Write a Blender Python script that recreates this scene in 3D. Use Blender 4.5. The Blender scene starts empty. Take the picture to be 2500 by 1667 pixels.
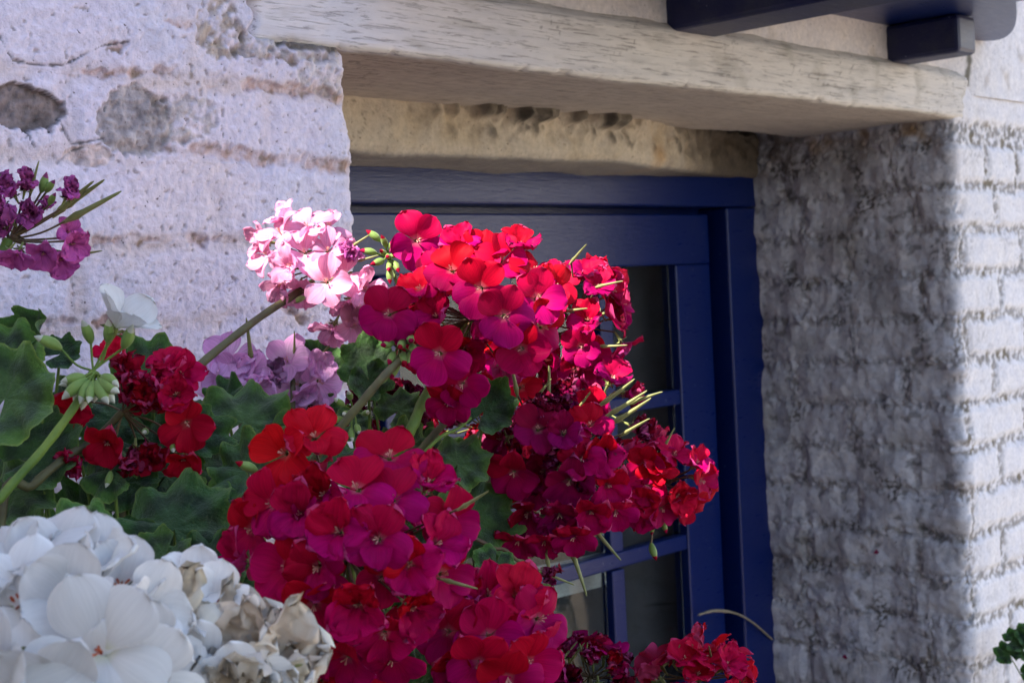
import bpy, math, random
import numpy as np
from mathutils import Vector, Matrix

random.seed(7)
RNG = np.random.default_rng(11)
scn = bpy.context.scene
col = scn.collection

# ------------------------------------------------------------------ camera
# world axes: X runs along the cottage wall (to the right), Y into the wall, Z up. Outer wall face is Y = 0.
CAM = Vector((-1.174, -1.131, 1.60))
F0 = Vector((0.72, 0.694, 0.0)).normalized()
R0 = Vector((F0.y, -F0.x, 0.0))
PITCH, ROLL = math.radians(-2.16), 0.05
F = (F0 * math.cos(PITCH) + Vector((0, 0, 1)) * math.sin(PITCH)).normalized()
U0 = R0.cross(F).normalized()
R = (R0 * math.cos(ROLL) - U0 * math.sin(ROLL)).normalized()
U = R.cross(F).normalized()
cam_d = bpy.data.cameras.new('camera')
cam_d.lens = 50.0
cam_d.sensor_width = 36.0
cam_d.clip_start = 0.02
cam_d.clip_end = 2000
cam_d.dof.use_dof = True
cam_d.dof.focus_distance = 1.10
cam_d.dof.aperture_fstop = 17.0
cam = bpy.data.objects.new('camera', cam_d)
cam.matrix_world = Matrix(((R.x, U.x, -F.x, CAM.x), (R.y, U.y, -F.y, CAM.y), (R.z, U.z, -F.z, CAM.z), (0, 0, 0, 1)))
col.objects.link(cam)
scn.camera = cam

# ------------------------------------------------------------------ light
SUN = Vector((-0.62, 0.05, 0.78)).normalized()          # direction towards the sun
world = bpy.data.worlds.new('World')
scn.world = world
world.use_nodes = True
wn = world.node_tree.nodes
wl = world.node_tree.links
bg = wn['Background']
sky = wn.new('ShaderNodeTexSky')
sky.sky_type = 'NISHITA'
sky.sun_disc = False
sky.sun_elevation = math.asin(SUN.z)
sky.sun_rotation = math.atan2(SUN.x, SUN.y)
sky.air_density = 1.0
sky.dust_density = 1.0
sky.ozone_density = 1.6
wl.new(sky.outputs[0], bg.inputs[0])
bg.inputs[1].default_value = 0.15
sun_d = bpy.data.lights.new('sun', 'SUN')
sun_d.energy = 5.0
sun_d.angle = math.radians(0.53)
sun_d.color = (1.0, 0.93, 0.82)
sun = bpy.data.objects.new('sun', sun_d)
sun.rotation_euler = SUN.to_track_quat('Z', 'Y').to_euler()
sun.location = (-3, 0, 6)
col.objects.link(sun)
vs = scn.view_settings
vs.view_transform = 'Standard'
vs.look = 'None'
vs.exposure = 1.7
vs.gamma = 1.0
vs.use_curve_mapping = False

# ------------------------------------------------------------------ helpers
FPX = 2500 * 50.0 / 36.0


def ray(px, py):
    return F + R * ((px - 1250) / FPX) - U * ((py - 833.5) / FPX)


def at(px, py, z):
    """point at depth z (metres along the view axis) measured in the photograph"""
    return CAM + ray(px, py) * z


def onwall(px, py, y=0.0):
    d = ray(px, py)
    t = (y - CAM.y) / d.y
    p = CAM + d * t
    return p.x, p.z


def perm_table(seed):
    r = np.random.default_rng(seed)
    p = r.permutation(256)
    a = r.random(256) * 2 * math.pi
    return np.concatenate([p, p]), np.cos(a), np.sin(a)


def perlin(x, y, seed=0):
    p, gx, gy = perm_table(seed)
    xi = np.floor(x).astype(int)
    yi = np.floor(y).astype(int)
    xf = x - xi
    yf = y - yi
    u = xf * xf * xf * (xf * (xf * 6 - 15) + 10)
    v = yf * yf * yf * (yf * (yf * 6 - 15) + 10)

    def g(ix, iy, dx, dy):
        h = p[(p[ix & 255] + iy) & 255]
        return gx[h] * dx + gy[h] * dy
    a = g(xi, yi, xf, yf)
    b = g(xi + 1, yi, xf - 1, yf)
    c = g(xi, yi + 1, xf, yf - 1)
    d = g(xi + 1, yi + 1, xf - 1, yf - 1)
    return (a + u * (b - a) + v * ((c + u * (d - c)) - (a + u * (b - a)))) * 1.5


def fbm(x, y, freq, octv=4, seed=0, gain=0.5):
    s = 0
    amp = 1.0
    tot = 0
    for o in range(octv):
        s = s + amp * perlin(x * freq + 31.7 * o, y * freq - 17.3 * o, seed + o)
        tot += amp
        amp *= gain
        freq *= 2.03
    return s / tot


def sstep(a, b, x):
    t = np.clip((x - a) / (b - a), 0, 1)
    return t * t * (3 - 2 * t)


def seg_dist(x, y, pts):
    d = np.full(x.shape, 1e9)
    for (ax, ay), (bx, by) in zip(pts[:-1], pts[1:]):
        vx, vy = bx - ax, by - ay
        L = vx * vx + vy * vy + 1e-12
        t = np.clip(((x - ax) * vx + (y - ay) * vy) / L, 0, 1)
        d = np.minimum(d, np.hypot(x - ax - t * vx, y - ay - t * vy))
    return d


def link(o, parent=None):
    col.objects.link(o)
    if parent is not None:
        o.parent = parent
    return o


def empty(name, loc=(0, 0, 0), parent=None, label=None, cat=None, group=None):
    o = bpy.data.objects.new(name, None)
    o.empty_display_size = 0.02
    link(o, parent)
    o.location = loc
    if label:
        o['label'] = label
    if cat:
        o['category'] = cat
    if group:
        o['group'] = group
    return o


def make_mesh(name, verts, faces, mats, smooth=True, colors=None, uvs=None, midx=None):
    verts = np.asarray(verts, dtype=np.float32).reshape(-1, 3)
    me = bpy.data.meshes.new(name)
    if isinstance(faces, np.ndarray):
        n = faces.shape[1]
        me.vertices.add(len(verts))
        me.vertices.foreach_set('co', verts.ravel())
        me.loops.add(faces.size)
        me.loops.foreach_set('vertex_index', faces.astype(np.int32).ravel())
        me.polygons.add(len(faces))
        me.polygons.foreach_set('loop_start', (np.arange(len(faces)) * n).astype(np.int32))
        me.update(calc_edges=True)
    else:
        me.from_pydata([tuple(v) for v in verts], [], faces)
        me.update()
    for m in mats:
        me.materials.append(m)
    me.polygons.foreach_set('use_smooth', np.full(len(me.polygons), smooth, dtype=bool))
    if midx is not None:
        me.polygons.foreach_set('material_index', np.asarray(midx, dtype=np.int32))
    if colors is not None:
        ca = me.color_attributes.new('tint', 'FLOAT_COLOR', 'POINT')
        c = np.ones((len(verts), 4), dtype=np.float32)
        c[:, :3] = np.asarray(colors).reshape(-1, 3)
        ca.data.foreach_set('color', c.ravel())
    if uvs is not None:
        at_ = me.attributes.new('puv', 'FLOAT2', 'POINT')
        at_.data.foreach_set('vector', np.asarray(uvs, dtype=np.float32).ravel())
    me.validate()
    return me


def grid_faces(nu, nv):
    i = np.arange((nu - 1) * (nv - 1))
    a = i // (nv - 1)
    b = i % (nv - 1)
    v = a * nv + b
    return np.stack([v, v + nv, v + nv + 1, v + 1], axis=1)


def obj(name, me, parent=None, loc=(0, 0, 0)):
    o = bpy.data.objects.new(name, me)
    link(o, parent)
    o.location = loc
    return o


def box_data(x0, x1, y0, y1, z0, z1, bev=0.003):
    import bmesh
    bm = bmesh.new()
    bmesh.ops.create_cube(bm, size=1.0)
    for v in bm.verts:
        v.co = Vector(((x0 + x1) / 2 + v.co.x * (x1 - x0), (y0 + y1) / 2 + v.co.y * (y1 - y0), (z0 + z1) / 2 + v.co.z * (z1 - z0)))
    if bev > 0:
        bmesh.ops.bevel(bm, geom=list(bm.edges), offset=bev, segments=2, affect='EDGES', profile=0.5)
    return bm


def box(name, x0, x1, y0, y1, z0, z1, mat, parent=None, base=(0, 0, 0), bev=0.003):
    bm = box_data(x0, x1, y0, y1, z0, z1, bev)
    me = bpy.data.meshes.new(name)
    for v in bm.verts:
        v.co -= Vector(base)
    bm.to_mesh(me)
    bm.free()
    me.materials.append(mat)
    return obj(name, me, parent)


def catmull(pts, n):
    P = [Vector(p) for p in pts]
    P = [P[0] * 2 - P[1]] + P + [P[-1] * 2 - P[-2]]
    out = []
    segs = len(P) - 3
    for s in range(segs):
        p0, p1, p2, p3 = P[s:s + 4]
        for k in range(n):
            t = k / n
            out.append(0.5 * ((2 * p1) + (p2 - p0) * t + (2 * p0 - 5 * p1 + 4 * p2 - p3) * t * t + (3 * p1 - p0 - 3 * p2 + p3) * t ** 3))
    out.append(P[-2].copy())
    return out


def tube_data(pts, radii, sides=8):
    """pts list of Vector, radii same length -> verts, faces (quads)"""
    n = len(pts)
    V = []
    up = Vector((0.13, 0.31, 0.94))
    for i in range(n):
        d = (pts[min(i + 1, n - 1)] - pts[max(i - 1, 0)])
        d = d.normalized() if d.length > 1e-9 else Vector((0, 0, 1))
        a = d.cross(up)
        if a.length < 1e-4:
            a = d.cross(Vector((1, 0, 0)))
        a.normalize()
        b = d.cross(a)
        for k in range(sides):
            t = 2 * math.pi * k / sides
            V.append(pts[i] + (a * math.cos(t) + b * math.sin(t)) * radii[i])
    Fc = []
    for i in range(n - 1):
        for k in range(sides):
            k2 = (k + 1) % sides
            Fc.append((i * sides + k, i * sides + k2, (i + 1) * sides + k2, (i + 1) * sides + k))
    return V, Fc


# ------------------------------------------------------------------ materials
def new_mat(name):
    m = bpy.data.materials.new(name)
    m.use_nodes = True
    nt = m.node_tree
    return m, nt.nodes, nt.links, nt.nodes['Principled BSDF']


def setp(b, **kw):
    for k, v in kw.items():
        k = k.replace('_', ' ')
        if k in b.inputs:
            b.inputs[k].default_value = v


def noise(n, l, vec, scale, detail=4, rough=0.55, dist=0.0):
    t = n.new('ShaderNodeTexNoise')
    t.inputs['Scale'].default_value = scale
    t.inputs['Detail'].default_value = detail
    t.inputs['Roughness'].default_value = rough
    t.inputs['Distortion'].default_value = dist
    if vec is not None:
        l.new(vec, t.inputs['Vector'])
    return t


def bump(n, l, height, strength, dist, normal=None):
    b = n.new('ShaderNodeBump')
    b.inputs['Strength'].default_value = strength
    b.inputs['Distance'].default_value = dist
    l.new(height, b.inputs['Height'])
    if normal is not None:
        l.new(normal, b.inputs['Normal'])
    return b


def ramp(n, l, fac, stops):
    r = n.new('ShaderNodeValToRGB')
    e = r.color_ramp.elements
    e[0].position, e[0].color = stops[0][0], (*stops[0][1], 1)
    e[1].position, e[1].color = stops[1][0], (*stops[1][1], 1)
    for p, c in stops[2:]:
        k = e.new(p)
        k.color = (*c, 1)
    l.new(fac, r.inputs[0])
    return r


def mixc(n, l, fac, a, b, blend='MIX'):
    m = n.new('ShaderNodeMix')
    m.data_type = 'RGBA'
    m.blend_type = blend
    for sock, val in ((m.inputs[0], fac), (m.inputs[6], a), (m.inputs[7], b)):
        if isinstance(val, (int, float)):
            sock.default_value = val
        elif isinstance(val, tuple):
            sock.default_value = (*val, 1)
        else:
            l.new(val, sock)
    return m.outputs[2]


def limewash_mat(name='limewashed_masonry', bs=1.0):
    m, n, l, b = new_mat(name)
    geo = n.new('ShaderNodeNewGeometry')
    att = n.new('ShaderNodeAttribute')
    att.attribute_name = 'tint'
    pos = geo.outputs['Position']
    n1 = noise(n, l, pos, 420, 3, 0.6)
    n2 = noise(n, l, pos, 130, 4, 0.6)
    n3 = noise(n, l, pos, 28, 4, 0.6)
    sp = noise(n, l, pos, 260, 1, 0.4)
    rr = ramp(n, l, n2.outputs[0], [(0.3, (0.80, 0.80, 0.81)), (0.7, (1.05, 1.04, 1.03))])
    c1 = mixc(n, l, 1.0, att.outputs['Color'], rr.outputs[0], 'MULTIPLY')
    r3 = ramp(n, l, n3.outputs[0], [(0.3, (0.88, 0.88, 0.92)), (0.7, (1.04, 1.01, 0.98))])
    c2 = mixc(n, l, 1.0, c1, r3.outputs[0], 'MULTIPLY')
    spk = ramp(n, l, sp.outputs[0], [(0.20, (0.30, 0.27, 0.26)), (0.27, (1, 1, 1))])
    c3 = mixc(n, l, 1.0, c2, spk.outputs[0], 'MULTIPLY')
    l.new(c3, b.inputs['Base Color'])
    setp(b, Roughness=0.82)
    b.inputs['Specular IOR Level'].default_value = 0.25
    b1 = bump(n, l, n1.outputs[0], 0.7 * bs, 0.0014)
    b2 = bump(n, l, n2.outputs[0], 0.5 * bs, 0.0026, b1.outputs[0])
    l.new(b2.outputs[0], b.inputs['Normal'])
    return m


def lintel_mat():
    m, n, l, b = new_mat('weathered_white_timber')
    geo = n.new('ShaderNodeNewGeometry')
    att = n.new('ShaderNodeAttribute')
    att.attribute_name = 'tint'
    mp = n.new('ShaderNodeMapping')
    mp.inputs['Scale'].default_value = (0.06, 1, 1)
    l.new(geo.outputs['Position'], mp.inputs[0])
    g1 = noise(n, l, mp.outputs[0], 330, 4, 0.65, 0.6)
    g2 = noise(n, l, mp.outputs[0], 90, 4, 0.6)
    rr = ramp(n, l, g1.outputs[0], [(0.36, (0.36, 0.35, 0.34)), (0.47, (1.0, 1.0, 0.99))])
    c1 = mixc(n, l, 0.7, att.outputs['Color'], rr.outputs[0], 'MULTIPLY')
    r2 = ramp(n, l, g2.outputs[0], [(0.3, (0.84, 0.84, 0.85)), (0.7, (1.03, 1.02, 1.0))])
    c2 = mixc(n, l, 1.0, c1, r2.outputs[0], 'MULTIPLY')
    l.new(c2, b.inputs['Base Color'])
    setp(b, Roughness=0.7)
    b.inputs['Specular IOR Level'].default_value = 0.3
    b1 = bump(n, l, g1.outputs[0], 0.6, 0.0018)
    l.new(b1.outputs[0], b.inputs['Normal'])
    return m


def blue_mat(name, base, rough=0.34, dirt=0.25):
    m, n, l, b = new_mat(name)
    geo = n.new('ShaderNodeNewGeometry')
    mp = n.new('ShaderNodeMapping')
    mp.inputs['Scale'].default_value = (0.12, 1, 1)
    l.new(geo.outputs['Position'], mp.inputs[0])
    g = noise(n, l, mp.outputs[0], 260, 4, 0.6, 0.5)
    d = noise(n, l, geo.outputs['Position'], 14, 5, 0.65)
    sp = noise(n, l, geo.outputs['Position'], 190, 2, 0.5)
    r = ramp(n, l, d.outputs[0], [(0.42, base), (0.75, tuple(c * (1 - dirt) + dirt * 0.08 for c in base))])
    s = ramp(n, l, sp.outputs[0], [(0.72, (0, 0, 0)), (0.80, (0.22, 0.22, 0.25))])
    c = mixc(n, l, 1.0, r.outputs[0], s.outputs[0], 'ADD')
    l.new(c, b.inputs['Base Color'])
    rg = n.new('ShaderNodeMapRange')
    rg.inputs[3].default_value = rough - 0.08
    rg.inputs[4].default_value = rough + 0.14
    l.new(g.outputs[0], rg.inputs[0])
    l.new(rg.outputs[0], b.inputs['Roughness'])
    b.inputs['Specular IOR Level'].default_value = 0.42
    b1 = bump(n, l, g.outputs[0], 0.5, 0.0012)
    l.new(b1.outputs[0], b.inputs['Normal'])
    return m


def petal_mat(name, trans=0.32, rough=0.55, vein=0.22, back=(0.72, 0.16, 0.42)):
    m, n, l, b = new_mat(name)
    att = n.new('ShaderNodeAttribute')
    att.attribute_name = 'tint'
    uv = n.new('ShaderNodeAttribute')
    uv.attribute_name = 'puv'
    oi = n.new('ShaderNodeObjectInfo')
    mp = n.new('ShaderNodeMapping')
    mp.inputs['Scale'].default_value = (1.2, 13.0, 1)
    l.new(uv.outputs['Vector'], mp.inputs[0])
    vn = noise(n, l, mp.outputs[0], 1.0, 3, 0.6, 0.3)
    vr = ramp(n, l, vn.outputs[0], [(0.35, (1 - vein, 1 - vein, 1 - vein)), (0.62, (1.06, 1.06, 1.06))])
    c = mixc(n, l, 1.0, att.outputs['Color'], vr.outputs[0], 'MULTIPLY')
    hs = n.new('ShaderNodeHueSaturation')
    mr = n.new('ShaderNodeMapRange')
    mr.inputs[3].default_value = 0.482
    mr.inputs[4].default_value = 0.501
    l.new(oi.outputs['Random'], mr.inputs[0])
    l.new(mr.outputs[0], hs.inputs['Hue'])
    mv = n.new('ShaderNodeMapRange')
    mv.inputs[3].default_value = 0.82
    mv.inputs[4].default_value = 1.12
    fr = n.new('ShaderNodeMath')
    fr.operation = 'FRACT'
    mu = n.new('ShaderNodeMath')
    mu.operation = 'MULTIPLY'
    mu.inputs[1].default_value = 7.31
    l.new(oi.outputs['Random'], mu.inputs[0])
    l.new(mu.outputs[0], fr.inputs[0])
    l.new(fr.outputs[0], mv.inputs[0])
    l.new(mv.outputs[0], hs.inputs['Value'])
    l.new(c, hs.inputs['Color'])
    geo = n.new('ShaderNodeNewGeometry')
    bf = n.new('ShaderNodeMath')
    bf.operation = 'MULTIPLY'
    bf.inputs[1].default_value = 0.30
    l.new(geo.outputs['Backfacing'], bf.inputs[0])
    two = mixc(n, l, bf.outputs[0], hs.outputs[0], back)
    l.new(two, b.inputs['Base Color'])
    setp(b, Roughness=rough)
    b.inputs['Specular IOR Level'].default_value = 0.05
    b.inputs['Sheen Weight'].default_value = 0.0
    b.inputs['Sheen Roughness'].default_value = 0.4
    bm = bump(n, l, vn.outputs[0], 0.35 if vein > .1 else 0.06, 0.0006)
    l.new(bm.outputs[0], b.inputs['Normal'])
    tr = n.new('ShaderNodeBsdfTranslucent')
    l.new(hs.outputs[0], tr.inputs[0])
    mx = n.new('ShaderNodeMixShader')
    mx.inputs[0].default_value = trans
    l.new(b.outputs[0], mx.inputs[1])
    l.new(tr.outputs[0], mx.inputs[2])
    l.new(mx.outputs[0], n['Material Output'].inputs[0])
    return m


def leaf_mat():
    m, n, l, b = new_mat('geranium_leaf')
    att = n.new('ShaderNodeAttribute')
    att.attribute_name = 'tint'
    uv = n.new('ShaderNodeAttribute')
    uv.attribute_name = 'puv'
    oi = n.new('ShaderNodeObjectInfo')
    tc = n.new('ShaderNodeTexCoord')
    n1 = noise(n, l, tc.outputs['Object'], 16, 5, 0.65)
    n2 = noise(n, l, tc.outputs['Object'], 90, 3, 0.6)
    rr = ramp(n, l, n1.outputs[0], [(0.3, (0.70, 0.74, 0.70)), (0.7, (1.2, 1.16, 1.05))])
    c = mixc(n, l, 1.0, att.outputs['Color'], rr.outputs[0], 'MULTIPLY')
    hs = n.new('ShaderNodeHueSaturation')
    mv = n.new('ShaderNodeMapRange')
    mv.inputs[3].default_value = 0.75
    mv.inputs[4].default_value = 1.25
    l.new(oi.outputs['Random'], mv.inputs[0])
    l.new(mv.outputs[0], hs.inputs['Value'])
    mh = n.new('ShaderNodeMapRange')
    mh.inputs[3].default_value = 0.515
    mh.inputs[4].default_value = 0.485
    l.new(oi.outputs['Random'], mh.inputs[0])
    l.new(mh.outputs[0], hs.inputs['Hue'])
    l.new(c, hs.inputs['Color'])
    l.new(hs.outputs[0], b.inputs['Base Color'])
    setp(b, Roughness=0.55)
    b.inputs['Specular IOR Level'].default_value = 0.3
    b.inputs['Sheen Weight'].default_value = 0.25
    b.inputs['Sheen Roughness'].default_value = 0.5
    b.inputs['Sheen Tint'].default_value = (0.8, 1.0, 0.8, 1)
    b1 = bump(n, l, n1.outputs[0], 0.8, 0.0045)
    b2 = bump(n, l, n2.outputs[0], 0.5, 0.0009, b1.outputs[0])
    l.new(b2.outputs[0], b.inputs['Normal'])
    tr = n.new('ShaderNodeBsdfTranslucent')
    tcx = mixc(n, l, 1.0, hs.outputs[0], (1.3, 1.5, 0.5), 'MULTIPLY')
    l.new(tcx, tr.inputs[0])
    mx = n.new('ShaderNodeMixShader')
    mx.inputs[0].default_value = 0.22
    l.new(b.outputs[0], mx.inputs[1])
    l.new(tr.outputs[0], mx.inputs[2])
    l.new(mx.outputs[0], n['Material Output'].inputs[0])
    return m


def plain(name, c, rough=0.6, scale=120, var=0.25, bmp=0.3, spec=0.3):
    m, n, l, b = new_mat(name)
    tc = n.new('ShaderNodeTexCoord')
    t = noise(n, l, tc.outputs['Object'], scale, 4, 0.6)
    r = ramp(n, l, t.outputs[0], [(0.3, tuple(x * (1 - var) for x in c)), (0.7, tuple(min(1, x * (1 + var)) for x in c))])
    l.new(r.outputs[0], b.inputs['Base Color'])
    setp(b, Roughness=rough)
    b.inputs['Specular IOR Level'].default_value = spec
    bb = bump(n, l, t.outputs[0], bmp, 0.002)
    l.new(bb.outputs[0], b.inputs['Normal'])
    return m


def stem_mat(name, c, c2, fuzz=0.15):
    m, n, l, b = new_mat(name)
    tc = n.new('ShaderNodeTexCoord')
    t = noise(n, l, tc.outputs['Object'], 60, 5, 0.65)
    r = ramp(n, l, t.outputs[0], [(0.32, c), (0.68, c2)])
    l.new(r.outputs[0], b.inputs['Base Color'])
    setp(b, Roughness=0.6)
    b.inputs['Sheen Weight'].default_value = fuzz
    b.inputs['Sheen Tint'].default_value = (0.85, 0.95, 0.75, 1)
    bb = bump(n, l, t.outputs[0], 0.4, 0.001)
    l.new(bb.outputs[0], b.inputs['Normal'])
    return m


M_WASH = limewash_mat()
M_WASH2 = limewash_mat('smooth_limewash', 0.35)
M_LINTEL = lintel_mat()
M_BLUE = blue_mat('blue_gloss_paint', (0.0005, 0.010, 0.090), 0.28, 0.02)
M_BLUE_D = blue_mat('dark_blue_beam_paint', (0.006, 0.011, 0.07), 0.42, 0.5)
M_PETAL = petal_mat('petal')
M_PETAL_W = petal_mat('white_petal', 0.30, 0.5, 0.03, (0.85, 0.83, 0.84))
M_LEAF = leaf_mat()
M_STEM_G = stem_mat('green_stem', (0.07, 0.14, 0.015), (0.16, 0.24, 0.03), 0.05)
M_STEM_B = stem_mat('brown_stem', (0.055, 0.042, 0.018), (0.12, 0.115, 0.038), 0.04)
M_PED = stem_mat('pedicel', (0.075, 0.03, 0.018), (0.13, 0.085, 0.03))
M_CALYX = stem_mat('calyx_green', (0.12, 0.17, 0.03), (0.26, 0.28, 0.08), 0.2)
M_BUD = stem_mat('bud_green', (0.10, 0.19, 0.03), (0.24, 0.34, 0.07), 0.2)
M_BEAK = stem_mat('seed_beak_green', (0.14, 0.16, 0.04), (0.32, 0.30, 0.12), 0.15)
M_STAM = plain('stamen', (0.75, 0.42, 0.34), 0.6)
M_STAM_O = plain('orange_stamen', (0.62, 0.12, 0.035), 0.6)
M_DARK = plain('room_dark', (0.018, 0.018, 0.018), 0.9)
M_SOIL = plain('potting_soil', (0.022, 0.016, 0.011), 0.95, 60, 0.5, 0.8)
M_PLANK = plain('trough_wood', (0.06, 0.045, 0.032), 0.75, 40, 0.4, 0.5)
M_POT = plain('black_pot', (0.02, 0.02, 0.022), 0.5)
M_PAVE = plain('pale_paving', (0.27, 0.22, 0.17), 0.85, 6, 0.3, 0.4)
M_RENDER = plain('blocker_render', (0.42, 0.38, 0.34), 0.9, 8, 0.2, 0.3)
M_PALEW = plain('reflector_whitewash', (0.68, 0.66, 0.62), 0.9, 8, 0.12, 0.3)
M_TILE = plain('roof_tile', (0.22, 0.09, 0.055), 0.85, 12, 0.4, 0.4)
M_BLIND = plain('pale_blind', (0.70, 0.74, 0.72), 0.8, 300, 0.15, 0.2)
M_NET = plain('dusty_gauze', (0.075, 0.075, 0.08), 0.9, 500, 0.6, 0.3)
M_TWIG = plain('dry_twig', (0.30, 0.24, 0.16), 0.8)

gm, gn, gl, gb = new_mat('old_glass')
setp(gb, Roughness=0.04)
gb.inputs['Transmission Weight'].default_value = 1.0
gb.inputs['Base Color'].default_value = (0.75, 0.78, 0.78, 1)
gb.inputs['IOR'].default_value = 1.3
M_GLASS = gm

# ------------------------------------------------------------------ ground
gv = []
for x in (-400, 400):
    for y in (-400, 400):
        gv.append((x, y, 0))
g = obj('ground', make_mesh('ground', gv, np.array([[0, 2, 3, 1]]), [M_PAVE], smooth=False))
g['kind'] = 'structure'

# ------------------------------------------------------------------ cottage
XL, XR = -0.222, 1.102          # opening
ZL = 1.852                      # underside of the lintel
cot = empty('cottage', (0, 0, 0), None, 'whitewashed old brick cottage wall with a deep recessed window', 'building')


def path_sheet(pts, rad, seglen):
    """plan polyline with one rounded corner -> function u -> (pos, normal)"""
    (ax, ay), (bx, by), (cx, cy) = pts
    d1 = Vector((bx - ax, by - ay))
    L1 = d1.length
    d1.normalize()
    d2 = Vector((cx - bx, cy - by))
    L2 = d2.length
    d2.normalize()
    turn = math.atan2(d1.x * d2.y - d1.y * d2.x, d1.dot(d2))
    arc = abs(turn) * rad
    s1 = L1 - rad * math.tan(abs(turn) / 2)

    def f(u):
        u = np.asarray(u, dtype=float)
        x = np.empty_like(u)
        y = np.empty_like(u)
        nx = np.empty_like(u)
        ny = np.empty_like(u)
        sg = 1 if turn > 0 else -1
        a0 = math.atan2(d1.y, d1.x)
        cx_ = ax + d1.x * s1 - sg * d1.y * rad
        cy_ = ay + d1.y * s1 + sg * d1.x * rad
        m1 = u <= s1
        m3 = u >= s1 + arc
        m2 = ~(m1 | m3)
        x[m1] = ax + d1.x * u[m1]
        y[m1] = ay + d1.y * u[m1]
        nx[m1] = d1.y
        ny[m1] = -d1.x
        th = a0 + sg * (u[m2] - s1) / rad
        x[m2] = cx_ + sg * np.sin(th) * rad
        y[m2] = cy_ - sg * np.cos(th) * rad
        nx[m2] = np.sin(th)
        ny[m2] = -np.cos(th)
        k = u[m3] - s1 - arc
        ex = cx_ + sg * math.sin(a0 + turn) * rad
        ey = cy_ - sg * math.cos(a0 + turn) * rad
        x[m3] = ex + d2.x * k
        y[m3] = ey + d2.y * k
        nx[m3] = d2.y
        ny[m3] = -d2.x
        return x, y, nx, ny
    return f, s1, arc, L2


def axis(parts):
    out = []
    for a, b, st in parts:
        n = max(1, int(round((b - a) / st)))
        out += list(np.linspace(a, b, n, endpoint=False))
    out.append(parts[-1][1])
    return np.array(out)


def brick_layout(u0, u1, z0, z1, ch, blen, joint, rng, zskip=None):
    bricks = []
    k = 0
    z = z0
    while z + ch < z1 + 1e-6:
        off = (0 if k % 2 == 0 else 0.5) * blen + rng.uniform(-0.02, 0.02)
        u = u0 - off
        while u < u1:
            L = blen * rng.choice([1, 1, 1, 0.5], p=[.5, .2, .1, .2]) + rng.uniform(-0.008, 0.008)
            a, b = max(u, u0), min(u + L - joint, u1)
            if b - a > 0.035:
                bricks.append((a, b, z + joint * 0.5 + rng.uniform(-.002, .002), z + ch - joint * 0.5 + rng.uniform(-.002, .002)))
            u += L
        z += ch
        k += 1
    return bricks


def build_sheet(name, f, us, zs, bricks, hfun, parent, mat):
    """masonry sheet whose bricks are objects of their own, all cut from one height field"""
    Ug, Zg = np.meshgrid(us, zs, indexing='ij')
    x, y, nx, ny = f(Ug)
    wob_u = fbm(Ug, Zg, 14, 3, 5) * 0.010
    wob_z = fbm(Ug, Zg, 11, 3, 9) * 0.008
    prof = np.zeros_like(Ug)
    prox = np.full(Ug.shape, 1.0)
    for (a, b, c, d) in bricks:
        du = np.minimum(Ug + wob_u - a, b - Ug - wob_u)
        dz = np.minimum(Zg + wob_z - c, d - Zg - wob_z)
        m = np.minimum(du, dz)
        prof = np.maximum(prof, sstep(-0.003, 0.012, m))
    h, tint = hfun(Ug, Zg, x, y, prof)
    inside = np.zeros_like(Ug)
    out = []
    for (a, b, c, d) in bricks:
        i0, i1 = np.searchsorted(us, a - 0.004), np.searchsorted(us, b + 0.004)
        j0, j1 = np.searchsorted(zs, c - 0.004), np.searchsorted(zs, d + 0.004)
        if i1 - i0 < 4 or j1 - j0 < 4:
            continue
        ua, ub, za, zb = us[i0], us[i1 - 1], zs[j0], zs[j1 - 1]
        m = np.minimum(np.minimum(Ug - ua, ub - Ug), np.minimum(Zg - za, zb - Zg))
        inside = np.maximum(inside, sstep(0.0, 0.006, m))
        out.append((i0, i1, j0, j1))
    base_h = h - inside * 0.006
    V = np.stack([x + nx * base_h, y + ny * base_h, Zg], axis=-1)
    me = make_mesh(name, V, grid_faces(len(us), len(zs)), [mat], True, tint)
    w = obj(name, me, parent)
    VB = np.stack([x + nx * h, y + ny * h, Zg], axis=-1)
    for (i0, i1, j0, j1) in out:
        sub = VB[i0:i1, j0:j1]
        c = sub.reshape(-1, 3).mean(axis=0)
        me = make_mesh('brick', sub - c, grid_faces(i1 - i0, j1 - j0), [mat], True, tint[i0:i1, j0:j1])
        obj('brick', me, w, tuple(c))
    return w


WHITE = np.array([0.765, 0.715, 0.74])
PINK = np.array([0.50, 0.33, 0.28])
GREY = np.array([0.30, 0.28, 0.27])
BROWN = np.array([0.20, 0.135, 0.075])
BLACK = np.array([0.03, 0.027, 0.022])


def lay(c, colr, m):
    return c * (1 - m[..., None]) + np.asarray(colr) * m[..., None]


def W(pts, y=0.0):
    return [onwall(px, py, y) for px, py in pts]


# ---- pier left of the window
fL, s1L, arcL, _ = path_sheet([(-3.0, 0.0), (XL, 0.0), (XL, 0.46)], 0.016, 0)
uoff = -3.0


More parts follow.
